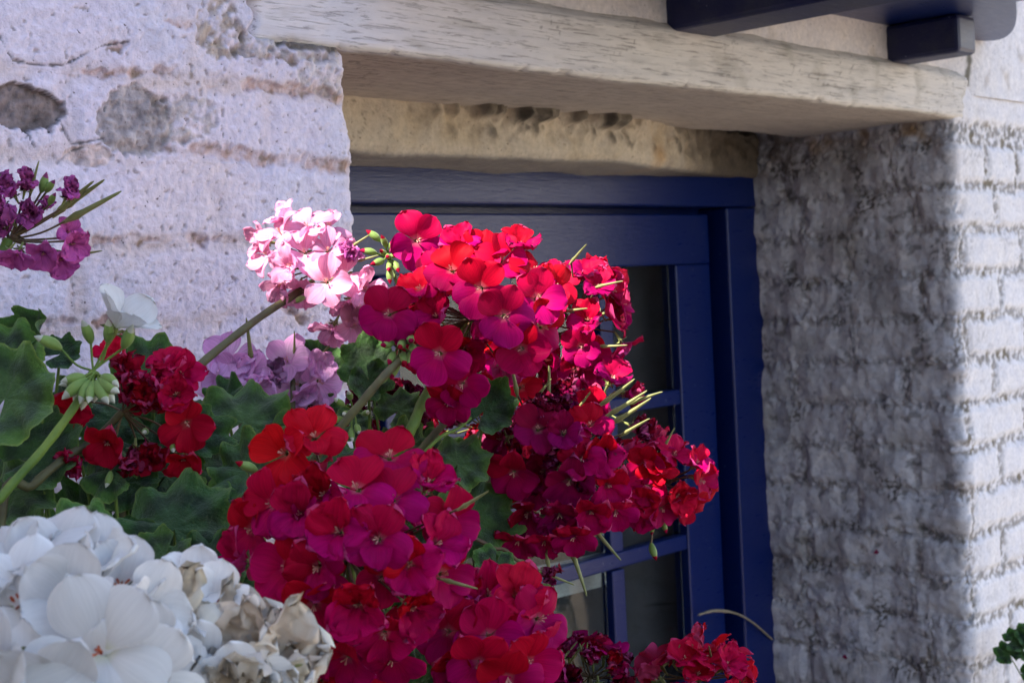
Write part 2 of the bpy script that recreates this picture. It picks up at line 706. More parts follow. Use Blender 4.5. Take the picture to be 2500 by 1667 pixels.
def h_left(Ug, Zg, x, y, prof):
    X = Ug - 3.0
    nA = fbm(X, Zg, 6, 4, 21)
    nB = fbm(X, Zg, 30, 4, 33)
    nC = fbm(X, Zg, 110, 3, 44)
    joint = 1 - prof
    # thick render evens the joints out in the upper part
    cover = sstep(1.80, 1.90, Zg + 0.05 * nA)
    amp = 0.0030 * (0.15 + 1.0 * sstep(-0.2, 0.35, fbm(X, Zg, 10, 3, 27))) * (1 - 0.85 * cover)
    h = -joint * amp + nA * 0.004 + nB * 0.0026 * sstep(-0.35, 0.4, nA) + nC * 0.0013 + fbm(X, Zg, 260, 2, 47) * 0.0008
    c = np.tile(WHITE, Ug.shape + (1,))
    c = c * np.array([0.97, 0.96, 1.10])
    c = lay(c, [0.66, 0.67, 0.80], sstep(-0.1, 0.5, nA) * 0.6)
    c = lay(c, [0.78, 0.68, 0.72], sstep(0.0, 0.5, fbm(X, Zg, 5, 3, 29)) * 0.6)
    c = lay(c, [0.64, 0.52, 0.48], joint * sstep(-0.3, 0.3, fbm(X, Zg, 9, 3, 51)) * 0.65 * (1 - cover))
    wob = fbm(X, Zg, 40, 3, 61) * 0.009
    wob2 = fbm(X, Zg, 90, 3, 62) * 0.005
    # strongly eroded joints showing pink brick dust
    for pts, wd, dp in (
        ([(150, 170), (260, 180), (350, 178), (410, 170), (470, 192), (560, 208)], .0055, .004),
        ([(600, 205), (700, 215), (800, 228), (850, 245)], .007, .005),
        ([(610, 145), (700, 140), (760, 160)], .004, .002),
        ([(300, 360), (400, 372), (520, 365), (600, 380), (720, 400), (855, 412)], .009, .004),
        ([(235, 592), (330, 590), (450, 582), (570, 588)], .004, .004),
        ([(130, 786), (240, 790), (340, 778)], .004, .006),
        ([(690, 745), (760, 790), (860, 800)], .006, .006),
        ([(180, 150), (240, 128), (310, 106)], .003, .003),
        ([(400, 50), (470, 65)], .004, .002),
    ):
        d = seg_dist(X, Zg, W(pts)) + wob * 0.9 + wob2 * 0.8
        brk = sstep(-0.35, 0.1, fbm(X, Zg, 24, 3, 73))
        m = sstep(wd * 1.15, wd * 0.35, d) * brk
        h -= m * dp
        c = lay(c, PINK, m * (0.35 + 0.45 * sstep(-.2, .3, nC)))
        m2 = sstep(wd * 0.7, 0.0, d + wob2 - 0.001)
        c = lay(c, BROWN, m2 * sstep(0.0, 0.3, fbm(X, Zg, 45, 3, 71)) * 0.75)
    # grainy greyish patches where the paint is thin
    for (px, py, rx, ry, dep, colr, st) in (
        (66, 262, 92, 60, .0075, (0.20, 0.165, 0.165), 1.0),
        (330, 300, 82, 92, .0030, (0.34, 0.31, 0.31), .85),
        (445, 290, 85, 60, .0016, (0.40, 0.35, 0.31), .6),
        (215, 378, 60, 28, .0025, (0.52, 0.42, 0.39), .8),
        (690, 115, 150, 34, .0030, (0.42, 0.37, 0.34), .7),
        (800, 180, 70, 55, .0018, (0.50, 0.46, 0.45), .6),
        (540, 75, 60, 70, .0030, (0.34, 0.27, 0.19), .75),
        (690, 15, 70, 45, .0050, (0.24, 0.17, 0.10), .8),
        (690, 70, 70, 60, .0020, (0.38, 0.38, 0.41), .6),
    ):
        cx, cz = onwall(px, py)
        ex, _ = onwall(px + rx, py)
        _, ez = onwall(px, py - ry)
        q = np.hypot((X - cx) / (ex - cx), (Zg - cz) / (ez - cz)) + (wob * 38 + wob2 * 40)
        m = sstep(1.04, 0.93, q)
        spot = sstep(-0.25, 0.15, fbm(X, Zg, 70, 3, 91 + px)) if st < 0.8 else 1.0
        h -= m * dep * (0.5 + 0.5 * np.asarray(spot)) - m * nC * 0.0022
        colv = np.asarray(colr) * (1 + 0.9 * fbm(X, Zg, 38, 4, 17)[..., None] + 0.8 * nC[..., None]) + 0.10 * np.array([1, .8, .8]) * sstep(0.1, 0.5, fbm(X, Zg, 20, 3, 19))[..., None]
        mm = (m * st * spot)[..., None]
        c = c * (1 - mm) + np.clip(colv, 0.02, 1) * mm
        if st == 1.0:
            edge = sstep(.09, 0.0, np.abs(q - 0.97)) * sstep(-.2, .25, Zg * 8 - cz * 8 + 0.1)
            c = lay(c, [0.10, 0.075, 0.06], edge * 0.7)
    # hairline cracks
    for pts, wd in (
        ([(0, 85), (14, 120), (35, 148), (90, 158), (160, 158), (250, 112), (312, 102)], .0010),
        ([(314, 85), (309, 70)], .0013),
        ([(150, 290), (165, 325), (180, 350), (215, 347), (268, 335)], .0016),
        ([(145, 397), (180, 368), (210, 358)], .0013),
        ([(68, 315), (80, 350), (95, 370)], .0010),
        ([(245, 235), (262, 255), (258, 270)], .0008),
        ([(540, 300), (549, 345)], .0007),
        ([(910, 120), (925, 60), (930, 20)], .0009),
    ):
        d = seg_dist(X, Zg, W(pts)) + wob2 * 0.35
        m = sstep(wd * 1.0, wd * 0.1, np.abs(d)) * sstep(-0.45, -0.05, fbm(X, Zg, 30, 3, 83))
        h -= m * 0.002
        c = lay(c, BLACK, m * 0.75)
    # dark crumbly bed line under the lintel end
    d = seg_dist(X, Zg, W([(690, 98), (760, 112), (830, 112), (880, 126)])) + wob
    m = sstep(.009, .002, d)
    h -= m * .004
    c = lay(c, [0.10, 0.085, 0.06], m * 0.85)
    # pits
    pit = sstep(0.42, 0.55, fbm(X, Zg, 120, 2, 131))
    h -= pit * 0.0016
    c = lay(c, [0.34, 0.27, 0.24], pit * 0.6)
    # darker patches low down, behind the leaves
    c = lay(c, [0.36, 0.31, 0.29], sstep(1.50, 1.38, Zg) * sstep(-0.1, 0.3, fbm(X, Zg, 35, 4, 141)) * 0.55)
    # broken arris
    e = sstep(0.05, 0.0, np.abs(X - XL))
    h += e * (fbm(X * 0 + 3.3, Zg, 8, 3, 151) * 0.014 + fbm(X * 0 + 1.3, Zg, 45, 3, 152) * 0.005)
    far = sstep(-1.16, -1.20, X)
    c = lay(c, WHITE, far)
    h = h * (1 - far)
    # the pier steps back behind the lintel end
    back = sstep(1.853, 1.862, Zg) * sstep(-0.345, -0.325, X + 0.03 * fbm(X * 0, Zg, 22, 3, 161))
    h = h * (1 - back) - back * 0.03
    return h, c


us = axis([(0, 1.8, .1), (1.8, 2.32, .004), (2.32, 2.81, .0014), (2.81, 2.84, .003), (2.84, 3.2, .02)])
zs = axis([(0, 1.0, .1), (1.0, 1.27, .01), (1.27, 1.98, .0015), (1.98, 3.0, .05)])
zj = [onwall(500, y)[1] for y in (205, 390, 586, 786)]
CH = (zj[0] - zj[3]) / 3.0
rngb = np.random.default_rng(5)
zbase = zj[3] - 2 * CH
bl = []
for k, off in enumerate((0.02, 0.135, 0.06, 0.15, 0.04, 0.12)):
    z0 = zbase + k * CH
    u = 2.05 - off
    while u < s1L + arcL + 0.02:
        L = 0.225 + rngb.uniform(-.015, .015)
        a, b = u, min(u + L - .008, s1L + arcL + 0.02)
        if b - a > .04:
            bl.append((a, b, z0 + .004, z0 + CH - .004))
        u += L
build_sheet('masonry', fL, us, zs, bl, h_left, cot, M_WASH)

# ---- pier right of the window (reveal and outer face)
fR, s1R, arcR, _ = path_sheet([(XR, 0.46), (XR, 0.0), (4.0, 0.0)], 0.022, 0)


def h_right(Ug, Zg, x, y, prof):
    nA = fbm(Ug, Zg, 6, 4, 221)
    nB = fbm(Ug, Zg, 34, 4, 233)
    nC = fbm(Ug, Zg, 95, 3, 244)
    plain_ = sstep(ZL - .012, ZL + .004, Zg + 0.006 * nB)
    prof = np.maximum(prof, plain_)
    joint = 1 - prof
    face = sstep(s1R - 0.02, s1R + arcR, Ug)            # 0 on the reveal, 1 on the outer face
    lumps = np.abs(fbm(Ug, Zg, 62, 3, 255))
    filled = sstep(-0.25, 0.2, fbm(Ug, Zg, 9, 3, 271))
    h = -joint * (0.0046 * face + 0.0056 * (1 - face) * (0.25 + 0.9 * filled)) + nA * 0.006 + nB * (0.0036 - 0.0029 * face) + nC * 0.0010 * (1 - .6 * face) + joint * lumps * (0.008 - .003 * face)
    h += (1 - face) * fbm(Ug, Zg, 11, 3, 266) * 0.011
    c = np.tile(np.array([0.77, 0.76, 0.78]), Ug.shape + (1,))
    rough = sstep(0.0, 0.35, fbm(Ug, Zg, 75, 3, 277) + 0.35 * joint - 0.12)
    grime = joint * rough
    c = lay(c, [0.20, 0.185, 0.165], grime * (0.6 + .15 * face))
    c = lay(c, [0.15, 0.12, 0.06], joint * rough * sstep(0.1, 0.4, fbm(Ug, Zg, 14, 3, 288)) * 0.75)
    # reveal is greyer: flat grey layer, darker hollows, black mould thicker towards the frame
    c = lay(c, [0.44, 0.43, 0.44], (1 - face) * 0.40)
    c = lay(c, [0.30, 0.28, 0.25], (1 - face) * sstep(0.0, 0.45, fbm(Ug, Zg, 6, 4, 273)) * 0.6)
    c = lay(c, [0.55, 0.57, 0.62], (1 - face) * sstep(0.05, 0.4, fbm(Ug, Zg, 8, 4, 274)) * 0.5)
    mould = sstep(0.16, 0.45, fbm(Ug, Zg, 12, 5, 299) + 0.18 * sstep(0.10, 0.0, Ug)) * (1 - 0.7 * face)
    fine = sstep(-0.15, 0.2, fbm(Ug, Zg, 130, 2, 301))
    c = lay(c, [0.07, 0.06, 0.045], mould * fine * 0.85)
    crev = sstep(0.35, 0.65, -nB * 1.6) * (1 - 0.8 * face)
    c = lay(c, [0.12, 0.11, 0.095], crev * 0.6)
    # soot and rust under the lintel corner
    top = sstep(1.70, 1.84, Zg + 0.05 * nA)
    c = lay(c, [0.10, 0.07, 0.055], top * sstep(0.30, 0.08, Ug) * sstep(-.4, .3, nB) * 0.85)
    tp2 = sstep(1.80, 1.835, Zg + 0.02 * nA) * (1 - face)
    c = lay(c, [0.36, 0.22, 0.09], tp2 * sstep(0.02, 0.25, Ug) * sstep(-.1, .35, fbm(Ug, Zg, 20, 3, 312)) * 0.7)
    # flakes lost at the arris, lower down
    ar = sstep(0.05, 0.0, np.abs(Ug - s1R - arcR * .5))
    lost = ar * sstep(0.1, 0.35, fbm(Ug, Zg, 16, 4, 322))
    c = lay(c, [0.20, 0.16, 0.11], lost * fine * 0.75)
    h -= lost * 0.004
    h += ar * (fbm(Ug * 0 + 2.2, Zg, 8, 3, 333) * 0.012 + fbm(Ug * 0, Zg, 34, 3, 334) * 0.004)
    far = sstep(1.66, 1.72, Ug)
    c = lay(c, [0.70, 0.69, 0.70], far)
    h = h * (1 - far)
    seam = sstep(ZL + .02, ZL + .06, Zg)
    h = h * (1 - seam) - seam * 0.002
    return h, c


us = axis([(0, 0.46, .0022), (0.46, 0.86, .0024), (0.86, 1.70, .0048), (1.70, 3.3, .2)])
zs = axis([(0, 0.7, .07), (0.7, 0.88, .01), (0.88, ZL + .07, .0024)])
rngb = np.random.default_rng(15)
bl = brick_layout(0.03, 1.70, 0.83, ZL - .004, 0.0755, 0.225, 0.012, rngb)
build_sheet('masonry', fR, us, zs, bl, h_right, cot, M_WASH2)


# ---- wall above the lintel
def h_top(Xg, Zg):
    nA = fbm(Xg, Zg, 6, 4, 421)
    nB = fbm(Xg, Zg, 34, 4, 433)
    h = nA * 0.004 + nB * 0.0014
    c = np.tile(np.array([0.74, 0.70, 0.69]), Xg.shape + (1,))
    c = lay(c, [0.77, 0.76, 0.78], sstep(1.05, 1.2, Xg))
    h = h * sstep(ZL + .045, ZL + .12, Zg + 0.3 * sstep(1.15, 1.05, Xg))
    c = lay(c, [0.40, 0.34, 0.28], sstep(0.15, 0.5, fbm(Xg, Zg, 18, 4, 441)) * 0.5 * sstep(-.2, 0.2, Xg))
    for pts in ([(1060, 20), (1120, 45), (1175, 95), (1200, 120)], [(1290, 0), (1210, 45), (1170, 75), (1090, 130)]):
        d = seg_dist(Xg, Zg, W(pts)) + fbm(Xg, Zg, 90, 3, 62) * 0.002
        m = sstep(.0014, .0003, np.abs(d))
        h -= m * .002
        c = lay(c, BLACK, m * .75)
    d = seg_dist(Xg, Zg, W([(2365, 110), (2368, 150), (2362, 200)])) + fbm(Xg, Zg, 60, 3, 63) * 0.006
    c = lay(c, [0.08, 0.075, 0.04], sstep(.012, .003, d) * .85)
    # paint lost over the pier
    d = fbm(Xg, Zg, 26, 4, 451) - 0.25 + 1.2 * sstep(0.10, 0.0, np.hypot(Xg - onwall(690, 15)[0], Zg - onwall(690, 15)[1]))
    m = sstep(0.25, 0.6, d) * sstep(-0.12, -0.2, Xg)
    c = lay(c, [0.22, 0.15, 0.085], m * .8)
    h -= m * .003
    return h, c


xs = axis([(-0.36, 0.45, .0022), (0.45, 1.45, .003), (1.45, 4.0, .2)])
zs = axis([(ZL + .040, 2.10, .0028), (2.10, 3.0, .06)])
Xg, Zg = np.meshgrid(xs, zs, indexing='ij')
h, c = h_top(Xg, Zg)
ybase = 0.013 * sstep(-0.345, -0.30, Xg) * sstep(1.22, 1.10, Xg)
dive = 0.03 * sstep(-0.338, -0.358, Xg + 0.03 * fbm(Xg * 0, Zg, 22, 3, 161))
V = np.stack([Xg, ybase + dive - 0.004 - h, Zg], axis=-1)
obj('masonry', make_mesh('masonry', V, grid_faces(len(xs), len(zs)), [M_WASH], True, c), cot)


# ---- timber lintel: profile swept along X
def sweep(name, prof, xs, disp, tint, mat, parent):
    P = np.array(prof)
    d = np.gradient(P, axis=0)
    d /= np.linalg.norm(d, axis=1)[:, None] + 1e-9
    nrm = np.stack([-d[:, 1], d[:, 0]], axis=1)
    s = np.concatenate([[0], np.cumsum(np.linalg.norm(np.diff(P, axis=0), axis=1))])
    Xg, Sg = np.meshgrid(xs, s, indexing='ij')
    Yg = np.broadcast_to(P[:, 0], Xg.shape)
    Zg = np.broadcast_to(P[:, 1], Xg.shape)
    h, yo, zo = disp(Xg, Sg, Yg, Zg)
    c = tint(Xg, Sg, Yg, Zg, h)
    V = np.stack([Xg, Yg + nrm[:, 0] * h + yo, Zg + nrm[:, 1] * h + zo], axis=-1)
    return obj(name, make_mesh(name, V, grid_faces(len(xs), len(s)), [mat], True, c), parent)


def densify(pts, st):
    out = []
    for (a, b), (c, d) in zip(pts[:-1], pts[1:]):
        n = max(1, int(math.hypot(c - a, d - b) / st))
        for k in range(n):
            out.append((a + (c - a) * k / n, b + (d - b) * k / n))
    out.append(pts[-1])
    return out


prof = densify([(0.30, ZL), (0.003, ZL), (-0.002, ZL + .002), (-0.004, ZL + .006), (-0.006, ZL + .066), (-0.004, ZL + .072), (0.014, ZL + .092), (0.03, ZL + .097)], .003)


def l_disp(X, S, Y, Z):
    front = sstep(0.02, 0.0, Y)
    h = fbm(X, S, 7, 3, 501) * 0.003 + fbm(X * 0.15, S, 110, 3, 511) * 0.0010 * front + fbm(X, S, 60, 3, 521) * 0.0008
    arris = sstep(0.012, 0.0, np.hypot(Y, Z - ZL))
    h = h - arris * sstep(0.1, 0.5, fbm(X, S * 0, 30, 3, 531)) * 0.004
    yo = 0.003 + 0.007 * sstep(-0.18, -0.25, X) + 0.02 * sstep(-0.325, -0.35, X + 0.03 * fbm(X * 0, Z, 22, 3, 161)) + 0.02 * sstep(1.13, 1.22, X + 0.03 * fbm(X * 0, Z, 30, 3, 542))
    zo = 0.003 * fbm(X, S * 0, 3, 2, 551)
    return h, yo, zo


def l_tint(X, S, Y, Z, h):
    c = np.tile(np.array([0.62, 0.57, 0.52]), X.shape + (1,))
    front = sstep(0.01, -0.002, Y)
    c = lay(c, [0.64, 0.60, 0.57], front * 0.9)
    c = lay(c, [0.70, 0.67, 0.74], front * sstep(0.30, -0.20, X) * 0.9)
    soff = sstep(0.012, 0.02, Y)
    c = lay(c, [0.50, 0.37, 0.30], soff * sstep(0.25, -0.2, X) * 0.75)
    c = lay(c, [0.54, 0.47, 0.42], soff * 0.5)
    g = fbm(X * .2, S, 60, 4, 601)
    c = lay(c, [0.30, 0.28, 0.26], front * sstep(0.15, 0.5, g) * 0.35)
    c = lay(c, [0.30, 0.27, 0.22], front * sstep(0.0, 0.5, fbm(X, S, 16, 4, 611)) * sstep(0.1, 0.7, X) * 0.6)
    cr = sstep(.02, 0.0, np.abs(fbm(X, S, 12, 4, 621))) * sstep(0.1, -0.15, X) * soff
    c = lay(c, BLACK, cr * 0.75)
    cr = sstep(.008, 0.0, np.abs(fbm(X, S, 9, 4, 631))) * front * sstep(-0.1, .3, fbm(X, S, 5, 2, 641))
    c = lay(c, BLACK, cr * 0.6)
    c = lay(c, [0.70, 0.66, 0.60], sstep(.006, .001, np.hypot(Y + .002, Z - ZL - .002)) * 0.8)
    return c


xs = axis([(-0.42, -0.34, .01), (-0.34, 0.5, .0025), (0.5, 1.14, .0035), (1.14, 1.30, .01)])
sweep('lintel', prof, xs, l_disp, l_tint, M_LINTEL, cot)

# ---- rough plastered inner lintel behind it
ZI = onwall(1500, 398, 0.26)[1]
YI = 0.26
prof = densify([(YI + .02, ZL + .02), (YI, ZL + .012), (YI, ZI + .012), (YI + .006, ZI + .003), (YI + .014, ZI), (0.47, ZI - .004)], .003)


def i_disp(X, S, Y, Z):
    nB = fbm(X, Z, 26, 4, 711)
    up = sstep(ZI + .015, ZI + .04, Z)
    zone = sstep(0.02, 0.25, X)
    h = fbm(X, S, 7, 3, 701) * 0.005 + up * nB * (0.003 + 0.013 * zone) + fbm(X, S, 90, 3, 721) * 0.0008
    hole = sstep(0.017, 0.006, np.abs(Z - (ZL - .004)) + 0.010 * fbm(X, Z, 38, 3, 733)) * sstep(0.12, 0.20, X) * sstep(0.66, 0.50, X) * sstep(-0.25, 0.10, fbm(X, S * 0, 17, 3, 731))
    h = h - hole * 0.03
    yo = 0.135 * sstep(0.50, 1.08, X) * sstep(0.45, 0.30, Y)
    return h, yo, 0.004 * fbm(X, S * 0, 4, 2, 771)


def i_tint(X, S, Y, Z, h):
    c = np.tile(np.array([0.56, 0.49, 0.38]), X.shape + (1,))
    nB = fbm(X, Z, 26, 4, 711)
    c = lay(c, [0.46, 0.37, 0.24], sstep(0.0, 0.5, fbm(X, S, 9, 4, 741)) * 0.6)
    c = lay(c, [0.40, 0.39, 0.36], sstep(YI + .003, YI + .010, Y) * 0.7)
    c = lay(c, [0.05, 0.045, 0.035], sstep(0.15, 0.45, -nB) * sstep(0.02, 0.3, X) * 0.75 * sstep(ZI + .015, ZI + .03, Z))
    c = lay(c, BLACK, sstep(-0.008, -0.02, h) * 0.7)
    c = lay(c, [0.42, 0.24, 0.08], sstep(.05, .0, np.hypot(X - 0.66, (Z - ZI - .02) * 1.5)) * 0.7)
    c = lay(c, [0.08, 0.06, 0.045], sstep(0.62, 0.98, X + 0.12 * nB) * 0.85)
    cr = sstep(.018, 0.0, np.abs(fbm(X, S, 10, 4, 751))) * sstep(0.15, 0.0, X)
    c = lay(c, BLACK, cr * 0.6)
    return c


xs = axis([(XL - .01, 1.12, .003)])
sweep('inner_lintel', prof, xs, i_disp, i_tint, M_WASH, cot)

# back of the wall, so that the cottage is a closed body (top and the room behind the window)
box('wall_core', -3.0, 4.0, 0.48, 0.52, 2.02, 3.0, M_DARK, cot, bev=0)
box('wall_core', -3.0, 4.0, 0.03, 0.48, 2.02, 3.0, M_DARK, cot, bev=0)
box('room', -3.0, 4.0, 1.6, 1.65, 0.0, 3.0, M_DARK, cot, bev=0)
box('room', -3.0, XL - .03, 0.5, 1.6, 0.0, 3.0, M_DARK, cot, bev=0)
box('room', XR + .03, 4.0, 0.5, 1.6, 0.0, 3.0, M_DARK, cot, bev=0)
box('room', XL - .03, XR + .03, 0.5, 1.6, 0.0, 0.1, M_DARK, cot, bev=0)
box('roof', -3.2, 4.2, -0.02, 1.9, 3.0, 3.06, M_TILE, cot, bev=0)

# ------------------------------------------------------------------ window
YF, YS = 0.405, 0.432
win = empty('window', (0, 0, 0), cot)
win['label'] = 'deep blue painted casement window with small dark panes'
zf0 = onwall(1300, 500, YF)[1]                  # underside of the frame head
xj = onwall(1793, 950, YF)[0]                   # inner edge of the right jamb
zr = onwall(1420, 655, YS)[1]                   # underside of the top rail
xs1 = onwall(1662, 900, YS)[0]                  # stile
xs2 = onwall(1745, 900, YS + .0)[0]
xm1, xm2 = onwall(1470, 800, YS)[0], onwall(1501, 800, YS)[0]
xn1, xn2 = onwall(1252, 1380, YS)[0], onwall(1288, 1380, YS)[0]
zb = [(onwall(1580, 1000, YS)[1], onwall(1580, 962, YS)[1]), (onwall(1560, 1378, YS)[1], onwall(1560, 1336, YS)[1])]
row = zb[0][0] - zb[1][0]
print('WINDOW', ZI, zf0, xj, zr, xs1, xs2, xm1, xm2, xn1, xn2, zb)
ZB = zb[1][0] - 2 * row - 0.05
box('frame_head', XL - .05, XR + .05, YF, .47, zf0, ZI + .03, M_BLUE, win, bev=.004)
box('frame_jamb', xj, XR + .05, YF, .47, ZB - .12, zf0 - .001, M_BLUE, win, bev=.004)
box('frame_jamb', XL - .05, XL + (XR - xj), YF, .47, ZB - .12, zf0 - .001, M_BLUE, win, bev=.004)
box('sill', XL - .05, XR + .05, .33, .50, ZB - .19, ZB - .121, M_BLUE, win, bev=.006)
mw = xm2 - xm1
box('frame_stop', XL - .05, XR + .05, .4705, .485, zf0 - .03, zf0 + .03, M_BLUE, win, bev=0)
box('frame_stop', xs2 - .02, XR + .05, .4705, .485, ZB - .12, zf0 - .0305, M_BLUE, win, bev=0)
pitch = xm1 - xn1
x_left = XL + (XR - xj) + 0.012
box('rail', x_left, xs2, YS, .468, zr, zf0 - .012, M_BLUE, win, bev=.003)
box('rail', x_left, xs2, YS, .468, ZB - .10, ZB - .02, M_BLUE, win, bev=.003)
box('stile', xs1, xs2, YS + .001, .469, ZB - .0199, zr - .0005, M_BLUE, win, bev=.003)
mull = []
k = 0
while xn1 - k * pitch > x_left + 0.06:
    mull.append(xn1 - k * pitch)
    k += 1
mull = [xm1] + mull
lx = mull[-1] - pitch + mw
box('stile', x_left, max(lx, x_left + .04), YS + .001, .469, ZB - .0199, zr - .0005, M_BLUE, win, bev=.003)
xedges = [max(lx, x_left + .04)] + sorted(mull)
zrows = [zr] + [z for p in zb for z in p[::-1]]
zrows = [(zr, zb[0][1]), (zb[0][0], zb[1][1]), (zb[1][0], zb[1][1] - row), (zb[1][0] - row, ZB - .02)]
hb = zb[0][1] - zb[0][0]
for mx in mull:
    for (zt, zbm) in zrows:
        box('muntin', mx, mx + mw, YS + .003, .462, zbm + .0003, zt - .0003, M_BLUE, win, bev=.003)
for zt in (zb[0][1], zb[1][1], zb[1][1] - row):
    box('muntin', max(lx, x_left + .04) + .0004, xs1 - .0004, YS + .0025, .463, zt - hb, zt, M_BLUE, win, bev=.003)
starts = [max(lx, x_left + .04)] + [m + mw for m in sorted(mull)]
ends = sorted(mull) + [xs1]
for a, b in zip(starts, ends):
    for (zt, zbm) in zrows:
        if b - a > 0.02:
            box('pane', a + .0004, b - .0004, .450, .454, zbm + .0004, zt - .0004, M_GLASS, win, bev=0)
# what stands behind the panes: dusty gauze and the pale hem of a blind
gz = box('gauze', XL - .02, XR + .02, .52, .523, 0.5, 1.9, M_NET, win, bev=0)
for (pts, nm) in (([(1300, 1385), (1468, 1350), (1468, 1432), (1310, 1472)], 'blind_hem'), ([(1290, 1290), (1440, 1262), (1440, 1318), (1300, 1350)], 'blind_hem')):
    q = [onwall(px, py, .51) for px, py in pts]
    V = [(x, .512, z) for x, z in q] + [(x, .516, z) for x, z in q]
    Fc = [(0, 3, 2, 1), (4, 5, 6, 7), (0, 1, 5, 4), (1, 2, 6, 5), (2, 3, 7, 6), (3, 0, 4, 7)]
    obj(nm, make_mesh(nm, V, Fc, [M_BLIND], False), win)

# ------------------------------------------------------------------ timber bay above
bay = empty('bay_base', (0, 0, 0), None, 'dark blue timber bay base on projecting beams above the lintel', 'bay')
zs_ = onwall(1975, 20, 0.0)[1]
xa = onwall(1642, 60)[0]
xb = onwall(1747, 90)[0]
zb1 = (onwall(1645, 72)[1] + onwall(1747, 96)[1]) / 2
box('beam', xa, xb, -0.62, 0.06, zb1, zs_ - .001, M_BLUE_D, bay, bev=.006)
x2a = onwall(2180, 140)[0]
z2 = onwall(2200, 155)[1]
box('beam', x2a, x2a + .062, -0.112, 0.06, z2, zs_ - .001, M_BLUE_D, bay, bev=.007)
# board with rounded end
xe = onwall(2368, 96)[0]
def onz(px, py, z):
    d = ray(px, py)
    p = CAM + d * ((z - CAM.z) / d.z)
    return p.x, p.y


rim = catmull([Vector((*onz(px, py, zs_), 0)) for px, py in ((2366, 97), (2410, 101), (2450, 94), (2474, 72), (2482, 40), (2480, 5))], 3)
out = [(xa - .55, 0.05), (rim[0].x, 0.05)] + [(v.x, v.y) for v in rim]
out += [(rim[-1].x, -0.40), (xa - .55, -0.40)]
n = len(out)
V = [(x, y, zs_) for x, y in out] + [(x, y, zs_ + .07) for x, y in out]
Fc = [tuple(range(n))[::-1], tuple(range(n, 2 * n))] + [(i, (i + 1) % n, n + (i + 1) % n, n + i) for i in range(n)]
fb = obj('floor_board', make_mesh('floor_board', V, [tuple(reversed(f)) for f in Fc], [M_BLUE], False), bay)
for k in range(6):
    w_ = (xe - xa + .55) / 6
    box('panel', xa - .55 + k * w_ + .003, xa - .55 + (k + 1) * w_ - .003, -0.38, -0.34, zs_ + .072, 2.95, M_BLUE, bay, bev=.004)
box('panel', xe - .04, xe, -0.339, 0.0, zs_ + .072, 2.95, M_BLUE, bay, bev=.004)
box('panel', xa - .55, xa - .51, -0.339, 0.0, zs_ + .072, 2.95, M_BLUE, bay, bev=.004)

# ------------------------------------------------------------------ unseen house block, added and sized to keep sun off the lower heads
nb = empty('sun_blocker_house', (-3.4, 0, 0), None, 'unseen rendered house block added to keep sun off the lower flowers', 'building')
ZT = 1.6 - 0.555 + (SUN.z / -SUN.x) * 3.4
box('wall', -5.0, -3.4, -7.0, -1.0 + 3.6, 0.0, ZT - .10, M_RENDER, nb, base=(-3.4, 0, 0), bev=.01)
box('roof', -5.2, -3.4, -7.2, 2.8, ZT - .099, ZT, M_TILE, nb, base=(-3.4, 0, 0), bev=.01)


op = empty('reflector_wall', (9.0, -8, 0), None, 'tall unseen whitewashed wall added to reflect sunlight into the blue frame', 'wall')  # added out of view so the glossy blue paint mirrors something bright
box('wall_face', 9.0, 9.4, -15.0, -2.5, 0.0, 5.0, M_PALEW, op, base=(9.0, -8, 0), bev=.01)
box('coping', 8.95, 9.45, -15.05, -2.45, 5.001, 5.08, M_TILE, op, base=(9.0, -8, 0), bev=.01)

# ------------------------------------------------------------------ florets
FAM = {
    #            upper petals            lower petals            throat
    'crimson': ((0.50, 0.002, 0.016), (0.43, 0.001, 0.100), (0.55, 0.12, 0.15)),
    'scarlet': ((0.60, 0.006, 0.010), (0.52, 0.003, 0.022), (0.60, 0.12, 0.10)),
    'wine': ((0.30, 0.002, 0.022), (0.27, 0.001, 0.075), (0.40, 0.15, 0.16)),
    'pink': ((0.84, 0.36, 0.54), (0.85, 0.38, 0.58), (0.85, 0.62, 0.62)),
    'mauve': ((0.78, 0.38, 0.68), (0.80, 0.46, 0.76), (0.80, 0.70, 0.78)),
    'magenta': ((0.62, 0.12, 0.38), (0.56, 0.11, 0.40), (0.40, 0.06, 0.20)),
    'white': ((0.82, 0.80, 0.78), (0.83, 0.82, 0.80), (0.78, 0.80, 0.62)),
    'cream': ((0.80, 0.68, 0.52), (0.82, 0.76, 0.66), (0.60, 0.50, 0.30)),
}


